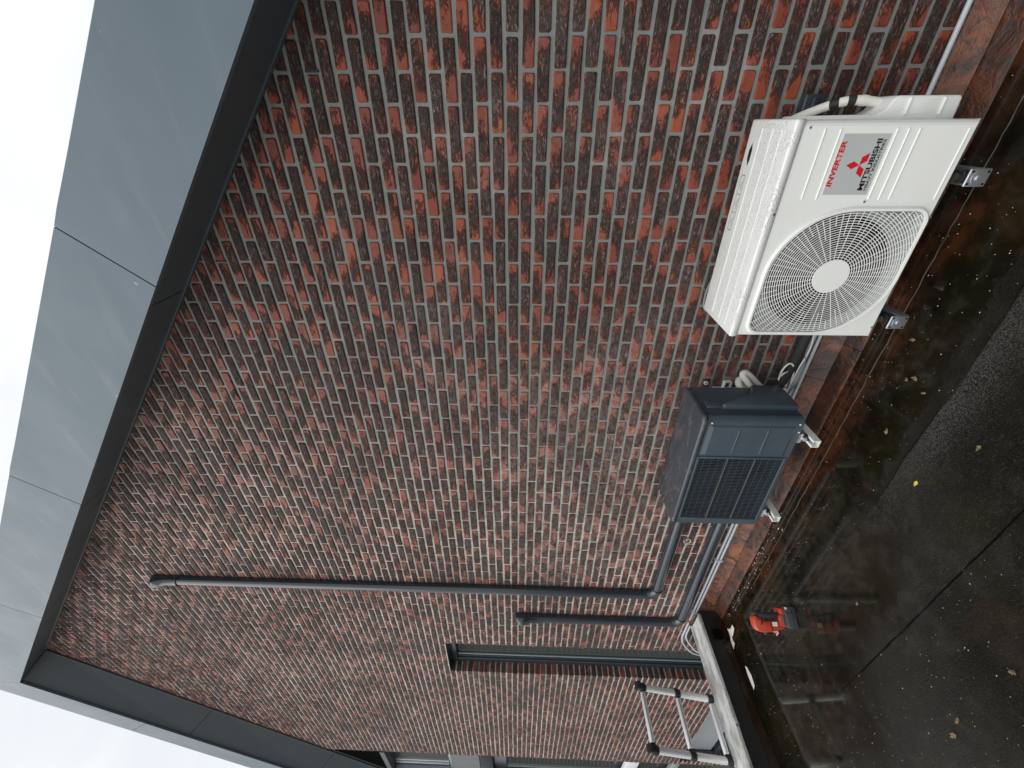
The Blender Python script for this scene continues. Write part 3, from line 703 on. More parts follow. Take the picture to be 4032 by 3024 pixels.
# rounded frame of the shell from the front rectangle to the sides
def shell_ring(off, y):
    return [(ux1-off, y, uz1-.003), (ux0+off*.7, y, uz1-.003), (ux0+off*.7, y, uz0+off*.55), (ux1-off, y, uz0+off*.55)]
rings = [shell_ring(.018, YF), shell_ring(.010, YF+.003), shell_ring(.003, YF+.010), shell_ring(0, YF+.022), shell_ring(0, 1.925)]
for a, b_ in zip(rings[:-1], rings[1:]):
    s.add(a+b_, [[i, (i+1) % 4, 4+(i+1) % 4, 4+i] for i in range(4)])
s.quad(*[(x, 1.925, z) for x, z in ((ux0, uz0), (ux1, uz0), (ux1, uz1), (ux0, uz1))])
s.quad(*[(x, y, uz0) for x, y in ((ux0, YF+.01), (ux1, YF+.01), (ux1, 1.925), (ux0, 1.925))])
obj('casing', s, M['white'], wu)
s = MB(); bm = bmesh.new()
bmesh.ops.create_cube(bm, size=1)
for v in bm.verts: v.co = ((ux0+ux1)/2+v.co.x*(ux1-ux0+.006), 1.774+v.co.y*.314, .826+v.co.z*.030)
bmesh.ops.bevel(bm, geom=[e for e in bm.edges if all(v.co.z > .83 for v in e.verts) or abs(e.verts[0].co.z-e.verts[1].co.z) > .02], offset=.007, segments=3, profile=.5, affect='EDGES')
s.bm(bm, True); lid = obj('top_panel', s, M['wetwhite'], wu)
for yy in (1.755, 1.832, 1.69):
    s = MB(); s.box(-.758, -.026, yy-.002, yy+.002, .839, .8432); obj('top_ridge', s, M['white'], lid)
# lid seam shadow gap is the real gap between casing top (.809) and lid skirt (.811)
def bar(s, x0, x1, z, hgt=.004, dep=.003):
    s.box(x0, x1, YF-dep, YF+.004, z-hgt/2, z+hgt/2, .0014)
for z in (.738, .687, .5055, .469, .4335, .2775):
    s = MB(); bar(s, -.241, -.025, z); obj('pressed_rib', s, M['white'], wu)
s = MB()
Of = outline(GRX+.014, GRZ+.014, .056)
ringsF = [(Oin, YF-.001), (outline(GRX+.001, GRZ+.001, .046), YF-.009), (outline(GRX+.009, GRZ+.009, .053), YF-.010), (Of, YF-.004), (Of, YF+.004)]
for (p, ya), (q, yb) in zip(ringsF[:-1], ringsF[1:]):
    s.add([(x, ya, z) for x, z in p]+[(x, yb, z) for x, z in q], [[i, (i+1) % n, n+(i+1) % n, n+i] for i in range(n)], True)
rim = obj('grille_rim', s, M['white'], wu)
def inside(x, z, m=0.0):
    dx, dz = x-GX, z-GZ; rx, rz = GRX-m, GRZ-m
    if abs(dx) > rx or abs(dz) > rz: return False
    if dx*dz > 0: return (dx/rx)**2+(dz/rz)**2 <= 1
    rc = .045; ex, ez = abs(dx)-(rx-rc), abs(dz)-(rz-rc)
    return not (ex > 0 and ez > 0 and ex*ex+ez*ez > rc*rc)
s = MB()
YG = YF-.004; wr = .00155
def wire_path(pts):
    run = []
    for p in pts:
        if inside(*p): run.append(p)
        else:
            if len(run) > 1: s.tube([(x, YG+dome(x, z), z) for x, z in run], wr, 4, False, False)
            run = []
    if len(run) > 1: s.tube([(x, YG+dome(x, z), z) for x, z in run], wr, 4, False, False)
def dome(x, z): return 0.0
HR = .0665
k = 0; rr_ = HR+.0085
while rr_ < .345:
    N_ = 96; wire_path([(GX+rr_*math.cos(2*math.pi*i/N_+.4), GZ+rr_*math.sin(2*math.pi*i/N_+.4)) for i in range(N_+1)]); rr_ += .0088; k += 1
wr = .0013
for i in range(64):
    t = 2*math.pi*i/64; ra = HR if i % 2 == 0 else (.155 if i % 4 == 1 else .195)
    wire_path([(GX+(ra+(.36-ra)*j/40)*math.cos(t), GZ+(ra+(.36-ra)*j/40)*math.sin(t)) for j in range(41)])
guard = obj('fan_guard', s, M['grille'], wu)
s = MB(); s.tube([(GX, YG-.004, GZ), (GX, YG+.004, GZ)], HR, 40); obj('hub_cap', s, M['white'], guard)
# cavity: back plate with a round hole, dark tunnel, fan
s = MB(); nh = 72; RH_ = .222
ho = [(GX+RH_*math.cos(2*math.pi*(i+.5)/nh), YF+.0345, GZ+RH_*math.sin(2*math.pi*(i+.5)/nh)) for i in range(nh)]
s.add([(x, YF+.0345, z) for x, z in Oin]+ho, [[i, (i+1) % n, n+(i+1) % n, n+i] for i in range(n)]); obj('fan_shroud', s, M['shroud'], wu)
s = MB(); s.tube([(GX, YF+.034, GZ), (GX, YF+.12, GZ)], RH_, 48, False)
s.add([(GX+RH_*math.cos(2*math.pi*i/48), YF+.12, GZ+RH_*math.sin(2*math.pi*i/48)) for i in range(48)], [list(range(48))]); obj('fan_tunnel', s, M['cavity'], wu)
fan = MB(); fan.tube([(GX, YF+.035, GZ), (GX, YF+.10, GZ)], .055, 20)
for bl in range(3):
    t0 = bl*2*math.pi/3+.5; vs = []
    for i in range(9):
        ra = .05+.155*i/8
        for j in range(5):
            t = t0+(j/4)*(1.15-.25*i/8)+.25*i/8; vs.append((GX+ra*math.cos(t), YF+.045+.05*j/4, GZ+ra*math.sin(t)))
    fan.add(vs, [[i*5+j, (i+1)*5+j, (i+1)*5+j+1, i*5+j+1] for i in range(8) for j in range(4)], True)
obj('fan', fan, M['blade'], wu)
# printed label
s = MB(); s.box(-.2255, -.040, YF-.0008, YF+.003, .518, .671); lab = obj('label_plate', s, M['label'], wu)
def text(body, x0, x1, z0, hgt, mat, parent, name, bold=.02, shear=0.0):
    cu = bpy.data.curves.new(name, 'FONT'); cu.body = body; cu.size = 1; cu.offset = bold; cu.shear = shear; cu.resolution_u = 3; cu.extrude = 0
    to = bpy.data.objects.new(name+'_tmp', cu); C.objects.link(to)
    dg = bpy.context.evaluated_depsgraph_get(); dg.update()
    me = bpy.data.meshes.new_from_object(to.evaluated_get(dg)); bpy.data.objects.remove(to); bpy.data.curves.remove(cu)
    co = np.zeros(len(me.vertices)*3); me.vertices.foreach_get('co', co); co = co.reshape(-1, 3)
    a, b_ = co.min(0), co.max(0)
    nv = np.empty_like(co)
    off = wloc(parent)
    nv[:, 0] = x0+(co[:, 0]-a[0])/(b_[0]-a[0])*(x1-x0)-off.x
    nv[:, 1] = YF-.0014-off.y
    nv[:, 2] = z0+(co[:, 1]-a[1])/(b_[1]-a[1])*hgt-off.z
    me.vertices.foreach_set('co', nv.ravel()); me.update()
    return obj(name, me, mat, parent)
text('INVERTER', -.200, -.060, .6525, .0185, M['red'], lab, 'red_lettering', .035, .12)
text('MITSUBISHI', -.211, -.054, .540, .0175, M['black'], lab, 'black_lettering', .035)
text('HEAVY INDUSTRIES', -.211, -.056, .5275, .0095, M['black'], lab, 'black_lettering', .02)
s = MB(); cx, cz, L_ = -.1325, .5845, .043; sw = .0245
for t in (math.pi/2, math.pi/2+2*math.pi/3, math.pi/2+4*math.pi/3):
    d = (math.cos(t), math.sin(t)); e = (-d[1], d[0])
    P = [(cx, cz), (cx+d[0]*L_/2+e[0]*sw/2, cz+d[1]*L_/2+e[1]*sw/2), (cx+d[0]*L_, cz+d[1]*L_), (cx+d[0]*L_/2-e[0]*sw/2, cz+d[1]*L_/2-e[1]*sw/2)]
    s.add([(x, YF-.0014, z) for x, z in P], [[0, 1, 2, 3]])
obj('three_diamond_emblem', s, M['red'], lab)
for (x, z) in ((-.2915, .8175), (-.248, .515), (-.299, .2605), (-.737, .265), (-.022, .79)):
    s = MB(); s.tube([(x, YF-.003, z), (x, YF+.004, z)], .0042, 8); obj('screw', s, M['steel'], wu)
# sticker on the lid with line drawings
s = MB(); s.box(-.40, -.055, 1.862, 1.897, .8412, .8418); st_ = obj('sticker', s, plain('sticker_film', (.62, .63, .61), .3), lid)
s = MB()
zt = .8424
def fx(x0, x1, y0, y1): s.quad((x0, y0, zt), (x1, y0, zt), (x1, y1, zt), (x0, y1, zt))
for x in (-.40, -.33, -.26, -.19): fx(x, x+.0022, 1.862, 1.897)
fx(-.40, -.188, 1.862, 1.864); fx(-.40, -.188, 1.895, 1.897)
for x in (-.385, -.315, -.245):      # little mountain and house pictograms
    for (a, b_, c_, d_) in ((0, 1.868, .018, 1.888), (.018, 1.888, .034, 1.868), (.010, 1.868, .024, 1.880), (.024, 1.880, .044, 1.868)):
        s.add([(x+a, b_, zt), (x+a+.002, b_, zt), (x+c_+.002, d_, zt), (x+c_, d_, zt)], [[0, 1, 2, 3]])
obj('sticker_drawing', s, plain('sticker_ink', (.12, .12, .12), .5, spots=0), st_)
s = MB(); s.add([(x, y, zt) for x, y in ((-.155, 1.876), (-.135, 1.868), (-.10, 1.868), (-.075, 1.878), (-.10, 1.892), (-.13, 1.890))], [list(range(6))]); obj('black_mark', s, M['black'], st_)
# valve cover on the right-hand side
s = MB(); s.prism([(-.004, .803), (.010, .798), (.013, .62), (.013, .545), (.030, .520), (.058, .508), (.066, .496), (.066, .300), (.060, .292), (-.004, .290)], 'y', 1.685, 1.80, .005)
cov = obj('valve_cover', s, M['white'], wu)
s = MB(); s.box(.016, .057, 1.6842, 1.687, .352, .455, .0006); obj('grip_recess', s, M['white'], cov)
for z0_, z1_, x0_, x1_ in ((.455, .461, .012, .061), (.345, .352, .012, .061)):
    s = MB(); s.box(x0_, x1_, 1.678, 1.688, z0_, z1_, .002); obj('grip_edge', s, M['white'], cov)

# wall brackets, dampers
def bracket(x, zt, y0, mat, label, group, wdt=.04):
    t = thing('wall_bracket', label, 'bracket', (x, D, zt-.05), group)
    s = MB(); h = .036
    s.prism([(x-wdt/2, zt-h), (x-wdt/2, zt), (x-wdt/2+.012, zt), (x-wdt/2+.012, zt-.003), (x-wdt/2+.003, zt-.004), (x-wdt/2+.003, zt-h+.003), (x+wdt/2-.003, zt-h+.003), (x+wdt/2-.003, zt-.004), (x+wdt/2-.012, zt-.003), (x+wdt/2-.012, zt), (x+wdt/2, zt), (x+wdt/2, zt-h)], 'y', y0, D-.002)
    obj('arm', s, mat, t)
    s = MB(); s.box(x-.03, x+.03, D-.006, D-.0015, zt-.16, zt+.32, .001); obj('wall_plate', s, mat, t)
    return t
G_ = 'brackets carrying the outdoor units'
for x, lb in ((-.168, 'galvanised bracket arm with round damper under the label side of the white unit'), (-.697, 'galvanised bracket arm with round damper under the fan side of the white unit')):
    t = bracket(x, .205, 1.585, M['steel'], lb, G_, .056)
    s = MB(); s.tube([(x, 1.615, .204), (x, 1.615, .235)], .021, 18); s.tube([(x, 1.615, .235), (x, 1.615, .249)], .013, 12); obj('damper', s, M['rubber'], t)
    s = MB(); s.box(x-.027, x+.027, 1.578, 1.584, .172, .240, .002); obj('end_plate', s, M['steel'], t)
    s = MB(); s.tube([(x, 1.5765, .205), (x, 1.585, .205)], .022, 20); s.tube([(x, 1.572, .205), (x, 1.58, .205)], .010, 6); obj('bolt', s, M['steel'], t)
    for dx, dz in ((-.019, .026), (.019, .026), (-.019, -.024), (.019, -.024)):
        s = MB(); s.tube([(x+dx, 1.5772, .205+dz), (x+dx, 1.58, .205+dz)], .004, 8); obj('hole', s, M['crack'], t)
for x, lb in ((-1.345, 'white bracket arm with black damper under the plain end of the anthracite unit'), (-1.905, 'white bracket arm with black damper under the grille end of the anthracite unit')):
    t = bracket(x, .300, 1.572, M['whiteplastic'], lb, G_, .042)
    s = MB(); s.tube([(x, 1.625, .29), (x, 1.625, .325)], .019, 18); obj('damper', s, M['rubber'], t)
    s = MB(); s.tube([(x, 1.606, .318), (x, 1.616, .318)], .013, 6); s.tube([(x, 1.600, .318), (x, 1.609, .318)], .006, 8); obj('bolt', s, M['steel'], t)
    s = MB(); s.box(x-.028, x+.03, 1.612, 1.66, .325, .335, .002); s.box(x-.028, x+.03, 1.612, 1.616, .335, .345); obj('foot', s, M['steel'], t)

# ------------------------------------------------------------------ anthracite outdoor unit
du = thing('outdoor_unit', 'anthracite air conditioner outdoor unit with square slatted grille and stained top', 'air conditioner', (-1.62, 1.76, .34), 'outdoor units on the brick wall')
dx0, dx1, dz0, dz1 = -2.012, -1.234, .342, .812
gx0, gx1, gz0, gz1 = -1.966, -1.486, .358, .802
s = MB()
# front built as a frame round the grille opening; right part carries a pressed panel
def fq(x0, x1, z0, z1, y=YF): s.quad((x0, y, z0), (x1, y, z0), (x1, y, z1), (x0, y, z1))
fq(dx0, gx0, dz0, dz1); fq(gx0, gx1, dz0, gz0); fq(gx0, gx1, gz1, dz1)
px0, px1, pz0, pz1 = -1.468, -1.272, .372, .800
fq(gx1, px0, dz0, dz1); fq(px0, px1, dz0, pz0); fq(px0, px1, pz1, dz1); fq(px1, dx1-.030, dz0, dz1)
e = .014
I = [(px0+e*.6, pz0+e), (px1-e*.6, pz0+e), (px1-e*.6, pz1-e*1.6), (px0+e*.6, pz1-e*1.6)]; O = [(px0, pz0), (px1, pz0), (px1, pz1), (px0, pz1)]
s.add([(x, YF, z) for x, z in O]+[(x, YF-.008, z) for x, z in I], [[i, (i+1) % 4, 4+(i+1) % 4, 4+i] for i in range(4)]+[[4, 5, 6, 7]])
for (a, c) in (((gx0, gz0), (gx1, gz0)), ((gx1, gz0), (gx1, gz1)), ((gx1, gz1), (gx0, gz1)), ((gx0, gz1), (gx0, gz0))):
    s.quad((a[0], YF, a[1]), (c[0], YF, c[1]), (c[0], YF+.056, c[1]), (a[0], YF+.056, a[1]))
arc = [(dx1-.030+.030*math.sin(t), YF+.030-.030*math.cos(t)) for t in [k*math.pi/16 for k in range(9)]]
s.add([(x, y, dz0) for x, y in arc]+[(x, y, dz1) for x, y in arc], [[i, i+1, 10+i, 9+i] for i in range(8)], True)
s.quad((dx1, YF+.03, dz0), (dx1, 1.905, dz0), (dx1, 1.905, dz1), (dx1, YF+.03, dz1)); s.quad((dx0, 1.905, dz0), (dx0, YF, dz0), (dx0, YF, dz1), (dx0, 1.905, dz1))
s.quad((dx1, 1.905, dz0), (dx0, 1.905, dz0), (dx0, 1.905, dz1), (dx1, 1.905, dz1)); s.quad((dx0, YF, dz0), (dx0, 1.905, dz0), (dx1, 1.905, dz0), (dx1, YF+.03, dz0))
obj('casing', s, M['shell'], du)
s = MB(); bm = bmesh.new(); bmesh.ops.create_cube(bm, size=1)
for v in bm.verts: v.co = ((dx0+dx1)/2+v.co.x*(dx1-dx0+.014), 1.763+v.co.y*.298, .8265+v.co.z*.026)
for v in bm.verts:
    if v.co.x < -1.8 and v.co.y > 1.8: pass
vert_e = [e_ for e_ in bm.edges if abs(e_.verts[0].co.z-e_.verts[1].co.z) > .01]
bmesh.ops.bevel(bm, geom=vert_e, offset=.03, segments=4, profile=.5, affect='EDGES')
tope = [e_ for e_ in bm.edges if all(v.co.z > .835 for v in e_.verts) and len(e_.link_faces) == 2 and any(abs(f.normal.z) < .5 for f in e_.link_faces)]
bmesh.ops.bevel(bm, geom=tope, offset=.010, segments=2, profile=.5, affect='EDGES')
s.bm(bm, True); dl = obj('top_panel', s, M['dusty'], du)
for yy in (1.70, 1.77, 1.84):
    s = MB(); s.box(dx0+.05, dx1-.06, yy-.0015, yy+.0015, .838, .8408); obj('top_ridge', s, M['dusty'], dl)
for z in (.6475, .506):
    s = MB(); s.box(-1.455, -1.295, YF-.0125, YF-.004, z-.004, z+.004, .002); obj('pressed_rib', s, M['shell'], du)
s = MB()
s.box(gx0-.006, gx1+.006, YF-.006, YF+.006, gz1-.006, gz1+.008, .002); s.box(gx0-.006, gx1+.006, YF-.006, YF+.006, gz0-.006, gz0+.006, .002)
s.box(gx0-.006, gx0+.006, YF-.006, YF+.006, gz0+.006, gz1-.006, .002); s.box(gx1-.006, gx1+.006, YF-.006, YF+.006, gz0+.006, gz1-.006, .002)
gf = obj('grille_frame', s, M['shell'], du)
s = MB(); nb = 43
for i in range(1, nb):
    x = gx0+(gx1-gx0)*i/nb; s.box(x-.0013, x+.0013, YF-.002, YF+.002, gz0+.005, gz1-.005)
for k in range(1, 12):
    z = gz0+(gz1-gz0)*k/12
    for i in range(nb):
        xa = gx0+(gx1-gx0)*i/nb; zz = z+(.0 if i % 2 else .004); s.box(xa+.0012, xa+(gx1-gx0)/nb-.0012, YF-.001, YF+.005, zz-.0011, zz+.0011)
obj('grille_bars', s, M['dgrille'], gf, kind=None)
for z in (.6495, .508):
    s = MB(); s.box(gx0+.006, gx1-.006, YF-.0055, YF+.004, z-.0018, z+.0018); obj('grille_ridge', s, plain('algae_green_ridge', (.09, .105, .085), .5), gf)
s = MB(); s.quad((gx0, YF+.055, gz0), (gx1, YF+.055, gz0), (gx1, YF+.055, gz1), (gx0, YF+.055, gz1)); obj('coil', s, M['coil'], du)
s = MB(); fx_, fz_ = -1.726, .58; s.tube([(fx_, YF+.012, fz_), (fx_, YF+.029, fz_)], .05, 20)
for bl in range(3):
    t0 = bl*2*math.pi/3; vs = []
    for i in range(6):
        ra = .05+.15*i/5
        for j in range(4):
            t = t0+j/3*1.2; vs.append((fx_+ra*math.cos(t), YF+.014+.013*j/3, fz_+ra*math.sin(t)))
    s.add(vs, [[i*4+j, (i+1)*4+j, (i+1)*4+j+1, i*4+j+1] for i in range(5) for j in range(3)])
obj('fan', s, M['coil'], du)
# service cover with its handle on the right-hand side
s = MB(); s.prism([(1.69, .345), (1.69, .715), (1.705, .725), (1.80, .54), (1.885, .50), (1.885, .355), (1.86, .345)], 'x', dx1-.002, dx1+.035, .008)
sc = obj('service_cover', s, M['shell'], du)
s = MB(); s.prism([(1.70, .71), (1.70, .795), (1.765, .795), (1.765, .725), (1.75, .71)], 'x', dx1-.002, dx1+.016, .006); obj('handle', s, M['shell'], sc)
for (x, y, z) in ((-1.262, YF-.002, .79), (-1.262, YF-.002, .362), (-1.31, YF-.003, .352)):
    s = MB(); s.tube([(x, y, z), (x, y+.006, z)], .0045, 8); obj('screw', s, M['whiteplastic'], du)
s = MB(); s.box(dx1+.0005, dx1+.004, 1.655, 1.672, .345, .808, .001); obj('side_seam', s, M['frame'], du)

# ------------------------------------------------------------------ trunking ducts
def duct_prof(w_=.078, d_=.060):
    P = [(-w_/2, 0), (-w_/2, .018)]
    for k in range(9):
        t = math.pi-math.pi*k/8; P.append((w_/2*math.cos(t)*.98, .030+(d_-.030)*math.sin(t)))
    P += [(w_/2, .018), (w_/2, 0)]
    return P
def duct_run(a, b_, horiz):
    s = MB(); P = duct_prof(); n_ = len(P)
    def pt(p, e): return (e, D-.002-p[1], a[1]+p[0]) if horiz else (a[0]+p[0], D-.002-p[1], e)
    e0, e1 = (a[0], b_[0]) if horiz else (a[1], b_[1])
    A = [pt(p, e0) for p in P]; B = [pt(p, e1) for p in P]
    s.add(A+B, [[i, i+1, n_+i+1, n_+i] for i in range(n_-1)], True); s.add(A, [list(range(n_))]); s.add(B, [list(range(n_))[::-1]])
    return s
def duct(xv, zh, ztop_, label):
    t = thing('pipe_duct', label, 'duct', (xv, D, zh), 'anthracite pipe ducts')
    obj('vertical_run', duct_run((xv, zh+.085), (xv, ztop_), False), M['duct'], t)
    obj('horizontal_run', duct_run((xv+.085, zh), (-1.45, zh), True), M['duct'], t)
    # elbow: profile swept through a right angle
    s = MB(); P = duct_prof(.086, .066); n_ = len(P); rg = []
    cx_, cz_ = xv+.090, zh+.090; R_ = .090
    for k in range(9):
        th = math.pi+math.pi/2*k/8; dx, dz = math.cos(th), math.sin(th)
        rg += [(cx_+dx*(R_+p[0]*(1)), D-.002-p[1], cz_+dz*(R_+p[0])) for p in P]
    s.add(rg, [[i*n_+j, (i+1)*n_+j, (i+1)*n_+j+1, i*n_+j+1] for i in range(8) for j in range(n_-1)], True)
    s.add(rg[:n_], [list(range(n_))]); s.add(rg[-n_:], [list(range(n_))[::-1]])
    obj('elbow', s, M['duct'], t)
    s = MB(); rg = []; P = duct_prof(.088, .068)
    for (dz, sc_, w2) in ((-.16, 1.0, 1.0), (-.05, 1.0, 1.0), (-.01, 1.25, 1.10), (.030, 1.42, 1.12), (.062, 1.25, 1.02), (.084, .8, .85), (.092, .2, .5)):
        rg += [(xv+p[0]*w2, D-.002-p[1]*sc_, ztop_+dz) for p in P]
    s.add(rg, [[i*n_+j, (i+1)*n_+j, (i+1)*n_+j+1, i*n_+j+1] for i in range(6) for j in range(n_-1)], True); obj('end_cap', s, M['duct'], t)
    return t
duct(-3.455, .566, 4.97, 'tall anthracite pipe duct climbing the brick wall nearly to the verge, upper of two')
duct(-3.905, .262, 1.69, 'short anthracite pipe duct ending low on the wall beside the tall window')

# ------------------------------------------------------------------ conduits, pipes and cables
def conduit(label, pts, r, mat, cat='conduit', name='conduit', group=None, clips=()):
    t = thing(name, label, cat, pts[len(pts)//2], group); s = MB(); s.tube(pts, r, 10); obj('tube', s, mat, t)
    for (x, y, z) in clips:
        s = MB(); s.box(x-.012, x+.012, y-r*1.5, D-.002, z-r*1.6, z+r*1.6, .003); obj('clip', s, mat, t)
    return t
GC = 'grey conduits along the wall foot'
yc = D-.020
conduit('grey conduit running along the wall foot, the one nearer the flashing', [(1.5, yc, .150), (.3, yc, .148), (-1.0, yc, .146), (-2.6, yc-.002, .140), (-4.08, yc, .148)]+spline([(-4.10, yc, .149), (-4.16, yc-.012, .143), (-4.20, yc-.05, .11), (-4.21, yc-.12, .03), (-4.21, yc-.14, -.3)], 4), .0095, M['conduit'], group=GC, clips=((-2.95, yc, .141), (-3.72, yc, .146), (-.2, yc, .147)))
conduit('grey conduit running along the wall foot just above its twin', [(-.35, yc, .176), (-1.0, yc, .175), (-2.6, yc, .168), (-4.12, yc, .176)]+spline([(-4.14, yc, .177), (-4.22, yc-.010, .168), (-4.29, yc-.04, .12), (-4.33, yc-.08, .02), (-4.33, yc-.1, -.3)], 4), .0095, M['conduit'], group=GC, clips=((-2.95, yc, .169), (-3.72, yc, .174)))
s = MB(); s.tube(spline([(-.30, 1.99, .24), (-.70, 2.0, .235), (-1.0, 1.985, .245), (-1.16, 1.97, .27), (-1.30, 1.93, .33), (-1.42, 1.88, .36)], 8), .026, 14)
o = obj('foam_pipe', s, M['foam'], origin=(-1.0, 1.985, .245)); tag(o, 'black foam covered pipe low on the wall between the two units', 'pipe')
s = MB(); s.tube(spline([(-1.40, 1.86, .36), (-1.30, 1.92, .42), (-1.235, 1.955, .475), (-1.20, 1.985, .50), (-1.195, 1.995, .475), (-1.25, 1.985, .41), (-1.33, 1.95, .33), (-1.42, 1.9, .30)], 8), .018, 12)
o = obj('pipe_loop', s, M['insul'], origin=(-1.2, 1.98, .48)); tag(o, 'thick white insulated pipe loop beside the anthracite unit, the lower-lying loop', 'pipe', 'white pipe loops')
s = MB(); s.tube(spline([(-1.42, 1.85, .40), (-1.32, 1.90, .47), (-1.262, 1.93, .515), (-1.235, 1.96, .525), (-1.232, 1.985, .50), (-1.30, 1.98, .43), (-1.4, 1.93, .37)], 8), .018, 12)
o = obj('pipe_loop', s, M['insul'], origin=(-1.24, 1.96, .52)); tag(o, 'thick white insulated pipe loop beside the anthracite unit, the one higher up the wall', 'pipe', 'white pipe loops')
s = MB(); s.tube(spline([(-.80, 1.99, .232), (-1.0, 1.985, .222), (-1.09, 1.975, .247), (-1.16, 1.96, .262), (-1.25, 1.94, .29), (-1.33, 1.93, .30)], 8), .0052, 8)
o = obj('cable', s, M['cable'], origin=(-1.0, 1.985, .22)); tag(o, 'straight white cable slung from under the white unit to the anthracite one', 'cable', 'cables between the units')
s = MB(); s.tube(spline([(-1.33, 1.93, .29), (-1.27, 1.95, .305), (-1.17, 1.955, .318), (-1.112, 1.955, .30), (-1.115, 1.955, .272), (-1.17, 1.955, .25), (-1.26, 1.95, .245), (-1.34, 1.94, .26)], 8), .0048, 8)
o = obj('cable', s, M['cable'], origin=(-1.12, 1.955, .29)); tag(o, 'white cable bent into a loop and carrying a paper tag', 'cable', 'cables between the units')
s = MB(); s.tube(spline([(-.90, 1.99, .215), (-1.05, 1.975, .215), (-1.12, 1.965, .205), (-1.22, 1.96, .205), (-1.35, 1.95, .25)], 8), .0048, 8)
o = obj('cable', s, M['gcable'], origin=(-1.1, 1.97, .21)); tag(o, 'grey cable sagging just above the conduits between the two units', 'cable', 'cables between the units')
s = MB(); s.tube(spline([(-.85, 1.985, .225), (-1.02, 1.975, .205), (-1.14, 1.965, .226), (-1.24, 1.955, .24), (-1.34, 1.94, .27)], 8), .004, 8)
o = obj('cable', s, M['cable'], origin=(-1.1, 1.97, .22)); tag(o, 'thin white cable sagging below the straight white cable', 'cable', 'cables between the units')
s = MB(); s.tube(spline([(-.45, 1.975, .74), (-.58, 1.978, .792), (-.68, 1.98, .818), (-.75, 1.98, .824), (-.805, 1.982, .810), (-.826, 1.99, .765), (-.815, 2.005, .62), (-.80, 2.01, .42), (-.80, 2.0, .25)], 8), .0055, 8)
o = obj('cable', s, M['gcable'], origin=(-.75, 1.98, .82)); tag(o, 'dark grey cable arching out from behind the far top corner of the white unit', 'cable')
s = MB(); vs = []
for i in range(7):
    for j in range(5):
        a = i/6; b_ = j/4; vs.append((-1.165-.105*a+.02*b_, 1.945+.010*math.sin(a*3.2)+.006*b_, .325-.055*b_-.012*a))
s.add(vs, [[i*5+j, (i+1)*5+j, (i+1)*5+j+1, i*5+j+1] for i in range(6) for j in range(4)], True); s.add([(x, y+.0006, z) for x, y, z in vs], [[i*5+j, i*5+j+1, (i+1)*5+j+1, (i+1)*5+j] for i in range(6) for j in range(4)], True)
o = obj('paper_tag', s, M['paper'], origin=(-1.2, 1.95, .30)); tag(o, 'white paper tag folded round the looped cable', 'tag')
s = MB()
for (a, c_, z0_, z1_) in ((-1.335, -1.265, .563, .568), (-1.335, -1.265, .528, .533), (-1.270, -1.265, .533, .563)): s.box(a, c_, D-.030, D-.002, z0_, z1_)
o = obj('channel_end', s, M['whiteplastic'], origin=(-1.3, D-.002, .548)); tag(o, 'short white plastic channel on the bricks beside the anthracite unit', 'channel')
s = MB(); s.tube([(-1.289, D-.008, .663), (-1.289, D+.002, .663)], .012, 16); o1 = s
o = obj('wall_plug', s, M['whiteplastic'], origin=(-1.289, D, .663)); tag(o, 'small round white plug in the bricks above the plastic channel', 'plug')
s = MB(); s.tube([(-1.289, D-.0092, .663), (-1.289, D-.007, .663)], .004, 8); obj('plug_hole', s, M['crack'], o)
# white insulated pipe leaving the valve cover of the white unit
t = thing('insulated_pipe', 'white insulated pipe with black tape curving from the valve cover of the white unit', 'pipe', (.04, 1.80, .6))
pts = spline([(-.002, 1.92, .70), (.024, 1.85, .672), (.048, 1.79, .628), (.056, 1.765, .575), (.048, 1.755, .50)], 8); s = MB(); s.tube(pts, .0150, 14); obj('insulation', s, M['insul'], t)
for i, (a, c_) in enumerate(((14, 17), (20, 23), (25, 27))):
    s = MB(); s.tube(pts[a:c_+1], .0168, 12); obj('tape_band', s, M['rubber'] if i < 2 else M['insul'], t)
s = MB(); s.box(.0, .085, D-.045, D-.001, .545, .63, .006); s.box(.01, .075, D-.052, D-.045, .58, .60, .003); o = obj('pipe_clip', s, M['frame'], origin=(.04, D, .59)); tag(o, 'dark plastic clip on the bricks behind the white unit', 'clip')

